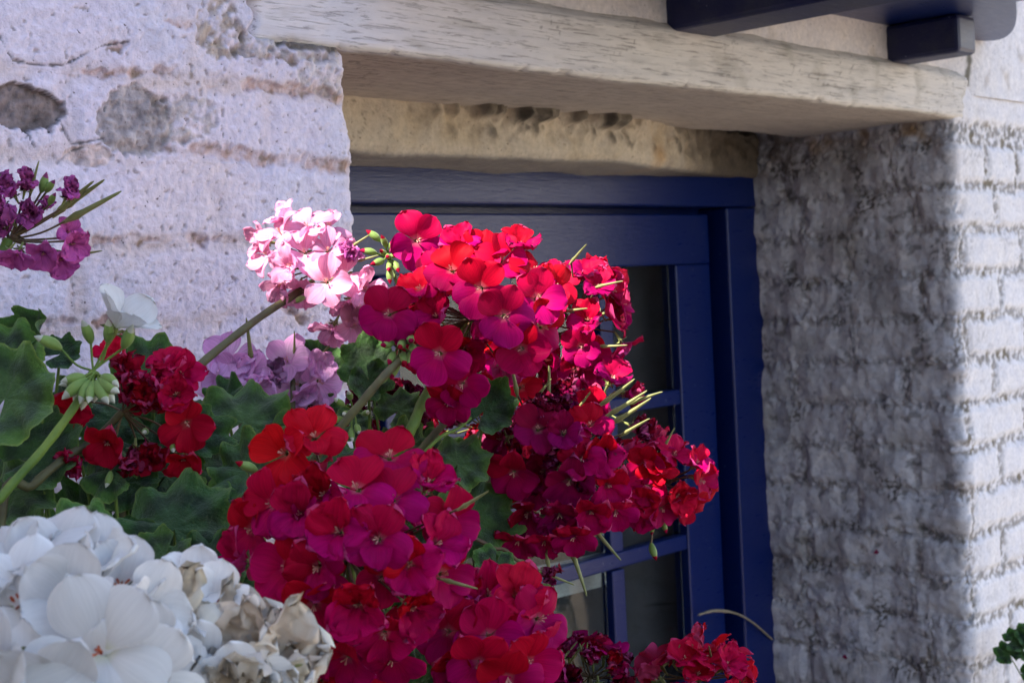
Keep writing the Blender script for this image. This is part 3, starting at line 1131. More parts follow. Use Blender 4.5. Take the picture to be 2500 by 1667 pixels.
def petal_grid(L, Wd, rng, openang, cup, rec, wave, crumple):
    nt, ns = 11, 9
    t = np.linspace(0, 1, nt) ** 0.9
    t = np.sin(t * math.pi / 2) * 0.6 + t * 0.4
    s = np.linspace(-1, 1, ns)
    T, S = np.meshgrid(t, s, indexing='ij')
    tm = 0.60
    w = np.where(T < tm, 0.10 + 0.90 * np.sin(np.clip(T / tm, 0, 1) * math.pi / 2) ** 1.25, np.sqrt(np.clip(1 - ((T - tm) / (1.0 - tm)) ** 2.3, 0, 1)))
    ph = rng.uniform(0, 6.28)
    w = w * (1 + 0.05 * np.sin(5 * T + ph))
    X = T * L * (1 - 0.06 * S ** 2 * T) - 0.035 * L * np.exp(-(S / .25) ** 2) * T ** 8
    Y = S * w * Wd / 2
    zc = 0.16 * L * np.sin(np.clip(T * 1.6, 0, 1) * math.pi / 2)
    Z = zc - rec * L * T ** 2.4 + cup * Wd * (S * w) ** 2 * T
    Z = Z + wave * L * np.sin(3.1 * S + ph) * T ** 2 + wave * 0.6 * L * np.sin(6.5 * S - ph * 2) * T ** 3
    Z = Z + 0.010 * L * np.cos(S * 9) * T
    if crumple > 0:
        a = rng.uniform(0, 50)
        X = X + crumple * L * fbm(T * 2 + a, S * 1.5, 1.3, 3, int(a))
        Y = Y * (1 - 0.45 * crumple) + crumple * L * 0.8 * fbm(T * 2, S * 1.5 + a, 1.5, 3, int(a) + 5)
        Z = Z + crumple * L * 1.3 * fbm(T * 2 - a, S * 1.5 + a, 1.6, 3, int(a) + 9)
    ca, sa = math.cos(openang), math.sin(openang)
    return X * ca - Z * sa, Y, X * sa + Z * ca, T, S


def floret_mesh(fam, seed, style='open'):
    rng = np.random.default_rng(seed)
    up, lo, th = [np.array(c) for c in FAM[fam]]
    V, Fc, C, UV, MI = [], [], [], [], []

    def add(verts, faces, colr, mi, uv=None):
        o = len(V)
        V.extend(verts)
        Fc.extend([tuple(o + i for i in f) for f in faces])
        C.extend(colr)
        UV.extend(uv if uv is not None else [(0, 0)] * len(verts))
        MI.extend([mi] * len(faces))
    L0 = 0.0205
    half = {'open': (0.10, 0.30), 'half': (0.45, 0.85), 'wilt': (0.75, 1.25), 'flat': (-0.05, 0.12)}[style]
    if style == 'open' and rng.random() < 0.4:
        half = (0.02, 0.50)
    angs = [90 + 31, 90 - 31, 270, 270 + 64, 270 - 64]
    mixr = rng.uniform(0, 0.45)
    for k, a in enumerate(angs):
        a = math.radians(a + rng.normal(0, 6))
        isup = k < 2
        L = L0 * rng.uniform(0.92, 1.08) * (1.02 if isup else 1.0)
        Wd = L * rng.uniform(0.86, 1.02) * (0.92 if isup else 1.04)
        if fam == 'pink':
            Wd *= 0.82
        cr = 0.0
        if style == 'wilt':
            cr = rng.uniform(0.35, 0.6) * (0.75 if fam in ('white', 'cream') else 1.0)
            L *= rng.uniform(.65, .9)
        elif style == 'half':
            cr = rng.uniform(0.06, 0.20)
        smooth_ = 0.4 if fam == 'white' else 1.0
        X, Y, Z, T, S = petal_grid(L, Wd, rng, rng.uniform(*half), rng.uniform(-0.40, 0.60) * smooth_, rng.uniform(-0.12, 0.42) * smooth_, rng.uniform(0.03, 0.085) * smooth_, cr * smooth_ if style == 'half' else cr)
        X = X + 0.0012
        ca, sa = math.cos(a), math.sin(a)
        zoff = (0.0006 if isup else -0.0006) + (k % 3) * 0.0005
        P = np.stack([X * ca - Y * sa, X * sa + Y * ca, Z + zoff], axis=-1).reshape(-1, 3)
        base = up if isup else lo * (1 - mixr) + up * mixr
        Tf, Sf = T.ravel()[:, None], S.ravel()[:, None]
        cc = np.tile(base, (len(P), 1))
        m = np.clip(1 - Tf / 0.17, 0, 1) ** 1.3
        cc = cc * (1 - m) + th * m
        if fam in ('crimson', 'scarlet', 'wine') and not isup:
            m2 = np.clip(1 - np.abs(Tf - 0.3) / 0.3, 0, 1) * 0.35
            cc = cc * (1 - m2) + up * m2
        if fam in ('mauve',) and isup:
            m2 = np.clip(1 - np.abs(Tf - 0.35) / 0.3, 0, 1) * 0.5
            cc = cc * (1 - m2) + np.array([0.80, 0.62, 0.80]) * m2
        if fam == 'pink':
            m2 = np.clip(1 - np.abs(Tf - 0.2) / 0.2, 0, 1) * np.abs(np.sin(Sf * 9)) * 0.4
            cc = cc * (1 - m2) + np.array([0.55, 0.05, 0.16]) * m2
        if style == 'wilt':
            cc = cc * (0.45 + 0.4 * rng.random() if fam not in ('white', 'cream', 'magenta') else 0.8 + 0.2 * rng.random())
            if fam == 'scarlet':
                cc = cc * 1.35
            m2 = np.clip(Tf - 0.6, 0, 1) * (0.8 if fam not in ('white', 'cream') else 0.3)
            cc = cc * (1 - m2) + cc * np.array([0.5, 0.6, 0.5]) * m2
        add([tuple(p) for p in P], [tuple(f) for f in grid_faces(*X.shape)], [tuple(x) for x in cc], 0, np.stack([T.ravel(), S.ravel() + k * 3.7], axis=-1).tolist())
    # stamens
    for k in range(5 if style != 'wilt' else 0):
        a = rng.uniform(0, 6.28)
        r = rng.uniform(0.0004, 0.0016)
        p = [Vector((0, 0, 0.001)), Vector((r * math.cos(a) * .6, r * math.sin(a) * .6, 0.004)), Vector((r * math.cos(a) * 1.6, r * math.sin(a) * 1.6, rng.uniform(0.005, 0.0075)))]
        v, f = tube_data(p, [.00028, .00025, .00045], 5)
        add(v, f, [(1, 1, 1)] * len(v), 2)
    # calyx: five sepals and a swollen base, seen from behind
    for k in range(5):
        a = 2 * math.pi * k / 5 + .3
        d = Vector((math.cos(a), math.sin(a), 0))
        e = Vector((-math.sin(a), math.cos(a), 0))
        l = rng.uniform(.006, .008)
        q = [Vector((0, 0, -.0042)), d * .0022 + e * .0013 + Vector((0, 0, -.0028)), d * l * .7 + e * .0010 + Vector((0, 0, -.0014)), d * l + Vector((0, 0, -.0026)), d * l * .7 - e * .0010 + Vector((0, 0, -.0014)), d * .0022 - e * .0013 + Vector((0, 0, -.0028))]
        add(q, [(0, 5, 4, 3, 2, 1)], [(1, 1, 1)] * 6, 1)
    v, f = tube_data([Vector((0, 0, 0.0)), Vector((0, 0, -.004)), Vector((0, 0, -.009)), Vector((0, 0, -.012))], [.0013, .0017, .0011, .0008], 7)
    add(v, f, [(1, 1, 1)] * len(v), 1)
    pm = M_PETAL_W if fam in ('white', 'cream') else M_PETAL
    return make_mesh('floret', [tuple(v) for v in V], Fc, [pm, M_CALYX, M_STAM_O if fam in ('white', 'cream') else M_STAM], True, np.array(C), np.array(UV), MI)


_cache = {}


def floret_me(fam, style, rng):
    nvar = {'open': 6, 'half': 4, 'wilt': 4, 'flat': 3}[style]
    k = (fam, style, int(rng.integers(nvar)))
    if k not in _cache:
        _cache[k] = floret_mesh(fam, abs(hash(k[0])) % 1 + 1000 * k[2] + 17 * len(k[0]) + {'open': 1, 'half': 2, 'wilt': 3, 'flat': 4}[style], style)
    return _cache[k]


def bud_mesh(tip, seed):
    rng = np.random.default_rng(seed)
    n, sd = 9, 8
    V, C = [], []
    for i in range(n):
        t = i / (n - 1)
        r = 0.0026 * math.sin(math.pi * min(1, t * .93 + .07)) ** .8 * (1.15 - .3 * t)
        for k in range(sd):
            a = 2 * math.pi * k / sd
            V.append((r * math.cos(a) + .002 * t * t, r * math.sin(a) * (1 + .1 * math.sin(3 * a)), t * .0125))
    Fc = [(i * sd + k, i * sd + (k + 1) % sd, (i + 1) * sd + (k + 1) % sd, (i + 1) * sd + k) for i in range(n - 1) for k in range(sd)]
    MI = [1 if i >= n - 3 else 0 for i in range(n - 1) for k in range(sd)]
    C = [tip] * len(V)
    return make_mesh('bud', V, Fc, [M_BUD, M_PETAL], True, np.array(C), np.zeros((len(V), 2)), MI)


BUDS = {k: bud_mesh(c, i) for i, (k, c) in enumerate({'crimson': (0.45, 0.006, 0.03), 'white': (0.72, 0.74, 0.60), 'pink': (0.5, 0.2, 0.22), 'magenta': (.35, .07, .2)}.items())}
bk_v, bk_f = tube_data([Vector((0, 0, -.004)), Vector((0, 0, 0)), Vector((0, 0, .004)), Vector((0, 0, .008)), Vector((.0004, 0, .018)), Vector((.001, 0, .028)), Vector((.0014, 0, .030))], [.0008, .0014, .0021, .0015, .0012, .0007, .0003], 7)
BEAK = make_mesh('seed_beak', bk_v, bk_f, [M_BEAK], True)


def frame_from(nrm, roll=0.0):
    nrm = nrm.normalized()
    up = Vector((0, 0, 1)) - nrm * nrm.z
    if up.length < 0.15:
        up = -R + F * 0.3
        up = up - nrm * up.dot(nrm)
    up.normalize()
    rt = up.cross(nrm)
    m = Matrix((rt, up, nrm)).transposed()
    return m.to_4x4() @ Matrix.Rotation(roll, 4, 'Z')


def cdir(nx, ny):
    """unit normal from components to the right / up in the photograph, the rest towards the camera"""
    nz = math.sqrt(max(0.02, 1 - min(0.98, nx * nx + ny * ny)))
    return (R * nx + U * ny - F * nz).normalized()


class Plant:
    def __init__(self, label, base, group='geraniums in the trough'):
        self.base = Vector(base)
        self.root = empty('geranium', self.base, None, label, 'plant')
        self.root['group'] = group

    def tube(self, name, pts, r0, r1, mat, sides=9, n=7):
        c = catmull(pts, n)
        rr = [r0 + (r1 - r0) * i / (len(c) - 1) for i in range(len(c))]
        rr = [r * (1 + 0.06 * math.sin(i * 1.7)) for i, r in enumerate(rr)]
        v, f = tube_data([p - self.base for p in c], rr, sides)
        return obj(name, make_mesh(name, [tuple(x) for x in v], f, [mat], True), self.root)

    def head(self, label, px, py, z):
        return Head(self, label, at(px, py, z))


class Head:
    def __init__(self, plant, label, c):
        self.p = plant
        self.c = c
        self.e = empty('flower_head', c - plant.base, plant.root)
        self.e['label'] = label
        self.ped = ([], [])

    def _ped(self, end, nrm, r=.0008):
        a = self.c
        b = end - nrm * 0.011
        mid = (a + b) / 2 - nrm * 0.002 + Vector((random.uniform(-1, 1), random.uniform(-1, 1), random.uniform(-1, 1))) * .002
        v, f = tube_data([x - self.c for x in catmull([a, mid, b], 4)], [r] * 9, 5)
        o = len(self.ped[0])
        self.ped[0].extend([tuple(x) for x in v])
        self.ped[1].extend([tuple(i + o for i in q) for q in f])

    def floret(self, pos, nrm, fam, style, rng, size=1.0, roll=None, ped=True):
        me = floret_me(fam, style, rng)
        o = bpy.data.objects.new('floret', me)
        link(o, self.e)
        roll = rng.normal(0, 0.35) if roll is None else roll + rng.normal(0, .15)
        nrm = (nrm.normalized() + Vector(rng.normal(size=3)) * (0.10 if fam == 'white' else 0.16)).normalized()
        o.matrix_local = Matrix.Translation(pos - self.c) @ frame_from(nrm, roll) @ Matrix.Scale(size, 4)
        if ped:
            self._ped(pos, nrm.normalized())
        return o

    def piece(self, name, me, pos, nrm, size=1.0, roll=0.0, ped=True):
        o = bpy.data.objects.new(name, me)
        link(o, self.e)
        o.matrix_local = Matrix.Translation(pos - self.c) @ frame_from(nrm, roll) @ Matrix.Scale(size, 4)
        if ped:
            self._ped(pos + nrm.normalized() * .011, nrm.normalized())
        return o

    def bud(self, fam, pos, d, size=1.0):
        return self.piece('bud', BUDS[fam], pos, d, size, random.uniform(0, 6), True)

    def beak(self, pos, d, size=1.0):
        return self.piece('seed_beak', BEAK, pos, d, size, random.uniform(0, 6), True)

    def fill(self, rx, ry, rz, count, fam, rng, size=1.0, styles=(('open', .8), ('half', .2)), front=-0.3, low=-0.8, avoid=(), jit=0.25, mind=0.015, axis_=None):
        """florets on an ellipsoid shell, axes along photo-right, photo-up and view"""
        pts = []
        k = 0
        tries = 0
        while len(pts) < count and tries < count * 40:
            tries += 1
            d = rng.normal(size=3)
            d /= np.linalg.norm(d)
            if d[2] < front or d[1] < low:
                continue
            v = R * (d[0] * rx) + U * (d[1] * ry) - F * (d[2] * rz)
            p = self.c + v * rng.uniform(0.88, 1.06)
            if any((p - q).length < mind * size for q in pts) or any((p - q).length < mind * size * 0.9 for q in avoid):
                continue
            pts.append(p)
            nrm = (R * (d[0] / rx) + U * (d[1] / ry) - F * (d[2] / rz)).normalized()
            nrm = (nrm + Vector(rng.normal(size=3)) * jit).normalized()
            st = styles[0][0]
            q = rng.random()
            acc = 0
            for s_, w_ in styles:
                acc += w_
                if q <= acc:
                    st = s_
                    break
            fm = fam if isinstance(fam, str) else fam[int(rng.integers(len(fam)))]
            self.floret(p, nrm, fm, st, rng, size * rng.uniform(.88, 1.08))
        return pts

    def done(self, mat=None):
        if self.ped[0]:
            o = obj('pedicels', make_mesh('pedicels', self.ped[0], self.ped[1], [mat or M_PED], True), self.e)
            o['kind'] = 'stuff'


# ------------------------------------------------------------------ leaves
def leaf_mesh(seed, cup, ruffle, fold, zone=1.0, pale=0.0):
    rng = np.random.default_rng(seed)
    nr, na = 13, 97
    r = np.linspace(0, 1, nr) ** 0.85
    a = np.linspace(-math.radians(168), math.radians(168), na)      # 0 = tip (+Y); gap at the stalk
    Rg, A = np.meshgrid(r, a, indexing='ij')
    ph = rng.uniform(0, 6.28)
    nl = 7
    k = A / math.radians(168) * nl * math.pi
    lobes = 0.075 * np.cos(k) * 1.0
    cren = 0.045 * np.abs(np.sin(k * 1.5 + .6)) + 0.022 * np.abs(np.sin(k * 3.0 + ph))
    rad = (0.86 + lobes + cren) * (1 - 0.22 * sstep(1.9, 2.93, np.abs(A))) * (1 + 0.06 * np.sin(A * 2 + ph))
    rr = Rg * (1 + (rad - 1) * Rg ** 1.3)
    ruffle = ruffle * 1.5
    X = rr * np.sin(A)
    Y = rr * np.cos(A)
    Z = cup * rr ** 2 + ruffle * np.sin(k * 1.0 + ph * .3) * Rg ** 2.2 + ruffle * 0.6 * np.sin(A * 2.3 + ph) * Rg ** 2
    Z += 0.10 * fbm(X + ph, Y, 1.6, 3, seed) * Rg + 0.03 * fbm(X + ph, Y, 5, 3, seed + 3)
    vein = np.abs(np.sin(k / 2 + math.pi / 2 * (nl % 2)))
    Z += -0.030 * np.exp(-(vein / .16) ** 2) * np.clip(Rg * 1.4, 0, 1)
    Z += fold * np.abs(X) ** 1.3
    c_in = np.array([0.045, 0.105, 0.028])
    c_zone = np.array([0.020, 0.045, 0.016])
    c_out = np.array([0.060, 0.150, 0.026]) * (1 + pale)
    c_rim = np.array([0.20, 0.30, 0.07])
    wob = 0.05 * np.sin(k + ph) + 0.04 * np.sin(A * 3)
    c = np.tile(c_in, X.shape + (1,))
    c = lay(c, c_zone, zone * sstep(0.34, 0.50, Rg + wob) * 0.9)
    c = lay(c, c_out, sstep(0.60, 0.84, Rg + wob))
    c = lay(c, c_rim, sstep(0.93, 1.0, Rg) * 0.75)
    c = lay(c, [0.085, 0.15, 0.05], np.exp(-(vein / .07) ** 2) * sstep(1.0, 0.3, Rg) * 0.45)
    c = c * (1 + 0.25 * fbm(X, Y, 3, 3, seed + 8)[..., None])
    V = np.stack([X, Y, Z], axis=-1) * 0.5
    return make_mesh('leaf', V, grid_faces(nr, na), [M_LEAF], True, c, np.stack([X, Y], axis=-1).reshape(-1, 2))


LEAVES = [leaf_mesh(1, .10, .10, .0), leaf_mesh(2, .25, .08, .05), leaf_mesh(3, -.12, .13, .10), leaf_mesh(4, .05, .16, .22, .7), leaf_mesh(5, .30, .10, .45), leaf_mesh(6, -.25, .10, -.10, 1.0, .25), leaf_mesh(7, .02, .07, .02, 1.2, .5)]


def add_leaf(plant, px, py, z, size_px, nx, ny, roll, var, stalk=True):
    stalk = stalk and not (px < 60 and py < 1000)
    p = at(px, py, z)
    if p.y > -0.05:
        p.y = -0.05 - random.uniform(0, .02)
    s = size_px / FPX * z
    o = bpy.data.objects.new('leaf', LEAVES[var])
    link(o, plant.root)
    n_ = cdir(nx, ny)
    # roll: direction of the leaf tip, degrees from photo-up, clockwise
    a = math.radians(roll)
    tip = (U * math.cos(a) + R * math.sin(a))
    tip = (tip - n_ * tip.dot(n_)).normalized()
    rt = tip.cross(n_)
    m = Matrix((rt, tip, n_)).transposed().to_4x4()
    o.matrix_local = Matrix.Translation(p - plant.base - tip * s * 0.12) @ m @ Matrix.Scale(s, 4)
    if stalk:
        b = p - tip * s * 0.12
        q = plant.base + Vector((random.uniform(-.03, .03), random.uniform(-.03, .03), 0))
        mid = b - n_ * 0.03 + (q - b) * 0.35 - tip * 0.01
        plant.tube('leaf_stalk', [b - n_ * .001, mid, q], .0011, .0016, M_STEM_G, 6, 5)
    return o


ZP = 1.10
rng = np.random.default_rng(3)


def gbase(px, py, z, dx=0, dy=0):
    p = at(px, py, z)
    y = min(-0.10, max(-0.62, p.y + dy))
    return (p.x + dx, y, ZP)


# ---- 1 crimson geranium with the upper heads
crim = Plant('tall crimson geranium whose sunlit heads stand before the blue window', gbase(1000, 1000, 1.05))
Z1 = 1.06
hd = crim.head('large shaded crimson flower head with open florets', 1150, 780, Z1 + .045)
ex = []
for (px, py, dz, nx, ny, fam, st, sz, roll) in (
    (1104, 663, .000, -.25, .55, 'crimson', 'open', 1.05, .1),
    (1175, 703, -.022, -.05, .15, 'crimson', 'open', 1.12, -.15),
    (1230, 771, -.030, .15, .10, 'crimson', 'open', 1.12, .2),
    (1075, 862, -.034, -.15, .05, 'crimson', 'open', 1.15, .0),
    (1274, 851, -.020, .10, -.05, 'crimson', 'open', 1.12, .35),
    (1068, 776, -.004, -.35, .15, 'crimson', 'half', .95, .3),
    (950, 768, -.010, -.25, .15, 'crimson', 'open', 1.12, -.05),
    (1030, 712, .004, -.35, .45, 'crimson', 'half', 1.0, .3),
    (1180, 622, .025, .05, .85, 'crimson', 'open', 1.0, .0),
    (1222, 640, .020, .25, .65, 'crimson', 'open', 1.0, .2),
    (1300, 668, .020, .45, .50, 'crimson', 'open', 1.0, .1),
    (1308, 730, -.006, .50, .20, 'crimson', 'open', 1.08, .2),
    (1320, 800, -.004, .55, .00, 'crimson', 'open', 1.05, -.2),
    (1130, 935, -.010, .05, -.45, 'crimson', 'open', 1.0, .5),
    (1100, 975, .002, -.10, -.65, 'crimson', 'half', 1.0, .2),
    (1010, 740, .02, -.5, .3, 'scarlet', 'half', .95, .2),
    (1265, 608, .035, .2, .8, 'crimson', 'half', .95, .2),
    (1125, 610, .03, -.3, .8, 'crimson', 'half', .95, .2),
    (1000, 800, .012, -.6, .05, 'crimson', 'half', .9, .0),
    (1350, 700, .022, .6, .35, 'scarlet', 'half', .95, .0),
):
    p = at(px, py, Z1 + dz)
    ex.append(p)
    hd.floret(p, cdir(nx, ny), fam, st, rng, sz, roll)
hd.fill(.045, .050, .03, 16, ('crimson', 'crimson', 'scarlet'), rng, 1.0, (('half', .7), ('open', .3)), -0.6, avoid=ex, mind=.015)
hd.done()
hd2 = crim.head('sunlit crimson flower head with dense pink-lit florets', 1405, 800, Z1 + .16)
hd2.fill(.040, .052, .040, 30, ('crimson', 'crimson', 'scarlet'), rng, 0.95, (('open', .65), ('half', .35)), -0.2, mind=.0135)
for (px, py, a) in ((1395, 640, (.5, .6)), (1460, 700, (.8, .2)), (1465, 845, (.9, 0)), (1380, 760, (.7, .1))):
    hd2.beak(at(px, py, Z1 + .12), cdir(*a), .8)
hd2.done()
hd3 = crim.head('glowing orange-red florets low under the crimson heads', 1240, 915, Z1 + .15)
hd3.fill(.034, .022, .03, 14, ('scarlet', 'crimson'), rng, 1.0, (('open', .6), ('half', .4)), -0.3, mind=.0135)
hd3.done()
hd4 = crim.head('single raised crimson floret beside a tuft of hairy green buds', 950, 625, Z1 + .10)
hd4.floret(at(1016, 588, Z1 + .075), cdir(.02, .20), 'crimson', 'flat', rng, 1.14, 0.05)
for (px, py, nx, ny, s) in ((915, 578, -.75, .55, 1.25), (903, 615, -.85, .15, 1.2), (940, 590, -.1, .8, 1.1), (925, 640, -.6, -.3, 1.2), (952, 650, .1, -.7, 1.1), (968, 648, .5, -.6, 1.15), (945, 625, -.1, .0, 1.0), (955, 600, .3, .6, .9), (960, 625, .3, -.2, 1.0), (935, 618, -.4, .1, 1.0), (950, 670, -.1, -.9, 1.2)):
    hd4.bud('crimson', at(px, py, Z1 + .08) - cdir(nx, ny) * .006, cdir(nx, ny), s * .95)
hd4.done(M_STEM_G)
hd5 = crim.head('tight drooping cluster of dull green buds', 975, 850, Z1)
for (px, py, nx, ny) in ((985, 830, -.2, -.5), (965, 860, -.4, -.5), (975, 885, -.5, -.7), (1000, 860, .1, -.8), (950, 905, -.6, -.7), (1000, 820, .2, -.4), (985, 860, 0, -.6), (960, 835, -.5, -.3), (1005, 840, .2, -.6)):
    hd5.bud('crimson', at(px, py, Z1 - .01), cdir(nx, ny), 1.25)
hd5.done(M_STEM_G)
crim.tube('stem', [at(745, 1150, 1.04), at(800, 1080, 1.03), at(880, 985, 1.03), at(965, 890, 1.04), at(1050, 830, 1.09), hd.c], .0034, .0026, M_STEM_B)
crim.tube('stem', [at(960, 1120, 1.07), at(1005, 1045, 1.06), at(1045, 955, 1.08), hd.c], .0048, .0035, M_STEM_G)
crim.tube('stem', [at(980, 1150, 1.10), at(1100, 1020, 1.12), at(1230, 925, 1.18), hd2.c], .0030, .0026, M_STEM_B)
crim.tube('stem', [at(1000, 900, 1.10), at(985, 760, 1.13), hd4.c], .0018, .0015, M_STEM_G)
crim.tube('stem', [at(960, 1120, 1.07), at(900, 1400, 1.08), crim.base], .0055, .007, M_STEM_B)
crim.tube('stem', [at(745, 1150, 1.04), at(740, 1400, 1.06), crim.base], .0040, .006, M_STEM_B)
crim.tube('stem', [at(1240, 935, 1.2), at(1150, 1080, 1.16), at(1000, 1150, 1.1)], .0020, .002, M_STEM_B)
crim.tube('stem', [at(1150, 1020, 1.08), at(1120, 1045, 1.07), at(1060, 1080, 1.06), at(960, 1210, 1.06), at(920, 1400, 1.07), crim.base], .0010, .0020, M_STEM_G)

# ---- 2 crimson geranium in front
frontp = Plant('low crimson geranium with a huge round head beside the white one', gbase(900, 1450, 0.9, 0, .02))
Z2 = 0.84
hf = frontp.head('huge round crimson flower head with overlapping petals', 850, 1360, Z2 + .05)
ex = []
for (px, py, dz, nx, ny, fam, st, sz, roll) in (
    (706, 1385, -.020, -.25, .10, 'crimson', 'open', 1.12, -.5),
    (768, 1470, -.030, -.10, -.15, 'crimson', 'open', 1.12, .2),
    (876, 1472, -.034, .05, -.10, 'crimson', 'half', 1.10, .1),
    (959, 1223, -.005, .10, .55, 'crimson', 'open', 1.05, .1),
    (874, 1198, -.005, -.05, .60, 'crimson', 'open', 1.10, .1),
    (951, 1121, .025, .10, .70, 'crimson', 'open', 1.15, .0),
    (700, 1108, .030, -.35, .30, 'scarlet', 'open', 1.05, .8),
    (768, 1072, .035, -.05, .65, 'scarlet', 'half', 1.1, .2),
    (598, 1370, .004, -.65, .10, 'crimson', 'half', 1.05, .3),
    (640, 1480, -.006, -.50, -.10, 'crimson', 'half', 1.1, .2),
    (925, 1315, -.040, .00, .25, 'crimson', 'half', 1.10, .2),
    (830, 1300, -.036, -.10, .25, 'crimson', 'half', 1.05, .6),
    (998, 1375, -.028, .30, .05, 'crimson', 'half', 1.05, .4),
    (1090, 1275, .006, .65, .30, 'crimson', 'open', 1.0, .3),
    (1057, 1330, -.006, .55, .10, 'crimson', 'half', 1.0, .1),
    (735, 1255, -.012, -.35, .35, 'crimson', 'half', 1.0, .5),
    (670, 1232, .006, -.55, .35, 'crimson', 'open', 1.0, .5),
    (798, 1210, -.004, -.20, .50, 'crimson', 'half', 1.05, .3),
    (960, 1600, -.006, .15, -.65, 'crimson', 'open', 1.0, .3),
    (850, 1600, -.010, -.10, -.60, 'crimson', 'open', 1.0, .2),
    (765, 1590, .000, -.25, -.65, 'crimson', 'half', 1.0, .1),
    (690, 1560, -.002, -.45, -.50, 'crimson', 'half', 1.05, .1),
    (1000, 1480, -.016, .30, -.15, 'crimson', 'half', 1.0, .4),
    (1075, 1400, .006, .60, .0, 'crimson', 'open', 1.0, -.1),
    (1040, 1190, .02, .45, .60, 'crimson', 'half', 1.0, .1),
    (620, 1290, .022, -.70, .20, 'crimson', 'open', 1.0, .1),
    (780, 1380, -.034, -.1, .1, 'crimson', 'half', 1.0, 1.2),
    (940, 1540, -.02, .1, -.4, 'crimson', 'open', 1.0, .2),
):
    p = at(px, py, Z2 + dz)
    ex.append(p)
    hf.floret(p, cdir(nx, ny), fam, st, rng, sz, roll)
hf.fill(.052, .052, .036, 16, 'crimson', rng, 1.0, (('open', .6), ('half', .4)), -0.3, avoid=ex, mind=.016)
hf.bud('crimson', at(628, 1150, Z2 + .02), cdir(-.7, .5), 1.2)
for (px, py, nx, ny) in ((1085, 1415, .85, -.15), (1125, 1240, .75, .5)):
    hf.beak(at(px, py, Z2 - .01), cdir(nx, ny), .75)
hf.done()
hg = frontp.head('smaller crimson flower head with flat open faces', 1210, 1565, Z2 + .11)
ex = []
for (px, py, dz, nx, ny, fam, st, sz, roll) in (
    (1095, 1540, .045, -.15, .05, 'crimson', 'open', 1.12, -.2),
    (1193, 1552, .035, .05, .05, 'crimson', 'open', 1.12, .1),
    (1172, 1612, .020, .00, -.05, 'crimson', 'open', 1.12, .0),
    (1287, 1612, .030, .35, .00, 'crimson', 'open', 1.12, .3),
    (1257, 1460, .055, .25, .45, 'scarlet', 'half', 1.1, .1),
    (1310, 1510, .05, .55, .25, 'crimson', 'open', 1.1, .2),
    (1190, 1455, .07, .05, .75, 'crimson', 'half', 1.05, .1),
    (1320, 1590, .05, .70, .0, 'crimson', 'open', 1.05, .1),
    (1120, 1610, .035, -.2, -.3, 'crimson', 'half', 1.0, .3),
    (1240, 1650, .02, .1, -.3, 'crimson', 'open', 1.05, .2),
    (1145, 1470, .07, -.1, .6, 'crimson', 'half', 1.0, .2),
):
    p = at(px, py, Z2 + dz)
    ex.append(p)
    hg.floret(p, cdir(nx, ny), fam, st, rng, sz, roll)
hg.fill(.034, .034, .022, 12, 'crimson', rng, 1.0, (('open', .6), ('half', .4)), -0.5, avoid=ex, mind=.016)
hg.done()
hk = frontp.head('half-hidden red florets under the huge head', 760, 1660, Z2 + .06)
hk.fill(.040, .014, .02, 8, 'scarlet', rng, 1.0, (('open', .6), ('half', .4)), -0.4)
hk.done()
frontp.tube('stem', [hf.c, at(870, 1500, Z2 + .09), at(900, 1700, Z2 + .10), frontp.base], .0030, .006, M_STEM_G)
frontp.tube('stem', [hg.c, at(1170, 1700, Z2 + .12), frontp.base], .0025, .005, M_STEM_G)
frontp.tube('stem', [hk.c, at(780, 1720, Z2 + .08), frontp.base], .0022, .004, M_STEM_G)

# ---- 3 withering dark head and scarlet head
wine = Plant('fading wine-red geranium with a drooping withered head and a scarlet head', gbase(1200, 1250, 1.12))
hw = wine.head('drooping wine-red flower head with a withered dark crown', 1350, 1120, 1.12)
Z3 = 1.09
ex = []
for (px, py, dz, nx, ny, fam, st, sz, roll) in (
    (1313, 1050, -.01, -.1, .15, 'wine', 'open', 1.05, .0),
    (1255, 1150, .00, -.2, -.15, 'crimson', 'open', 1.05, .1),
    (1390, 1170, -.01, .1, -.25, 'wine', 'open', 1.1, .2),
    (1460, 1110, .00, .35, .05, 'crimson', 'half', 1.05, .3),
    (1375, 1060, -.015, .1, .2, 'wine', 'half', .95, .5),
    (1440, 1040, .00, .3, .35, 'crimson', 'half', .95, .1),
    (1230, 1070, .02, -.5, .1, 'wine', 'half', 1.0, .2),
    (1480, 1180, .01, .4, -.35, 'crimson', 'half', 1.0, .1),
    (1440, 1240, .00, .15, -.6, 'crimson', 'half', 1.05, .1),
    (1365, 1250, .00, .0, -.6, 'wine', 'half', 1.05, .1),
    (1290, 1250, .01, -.2, -.6, 'wine', 'half', 1.05, .3),
    (1270, 1310, .01, -.2, -.8, 'crimson', 'half', 1.0, .1),
    (1330, 1310, .01, -.1, -.8, 'crimson', 'half', 1.0, .1),
    (1400, 1300, .00, .1, -.8, 'crimson', 'half', 1.0, .1),
    (1500, 1240, .01, .3, -.7, 'crimson', 'half', 1.0, .2),
    (1420, 1120, -.012, .2, .0, 'crimson', 'half', .95, .8),
    (1330, 1150, .02, -.1, -.2, 'wine', 'half', .95, .8),
    (1310, 1200, .02, -.1, -.3, 'wine', 'half', .95, .3),
):
    hw.floret(at(px, py, Z3 + dz), cdir(nx, ny), fam, st, rng, sz, roll)
for k in range(16):
    px, py = 1345 + rng.normal(0, 45), 1015 + rng.normal(0, 22)
    hw.floret(at(px, py, Z3 + rng.uniform(0, .03)), cdir(rng.normal(0, .3), .4 + rng.normal(0, .25)), 'wine', 'wilt', rng, rng.uniform(.75, 1.0))
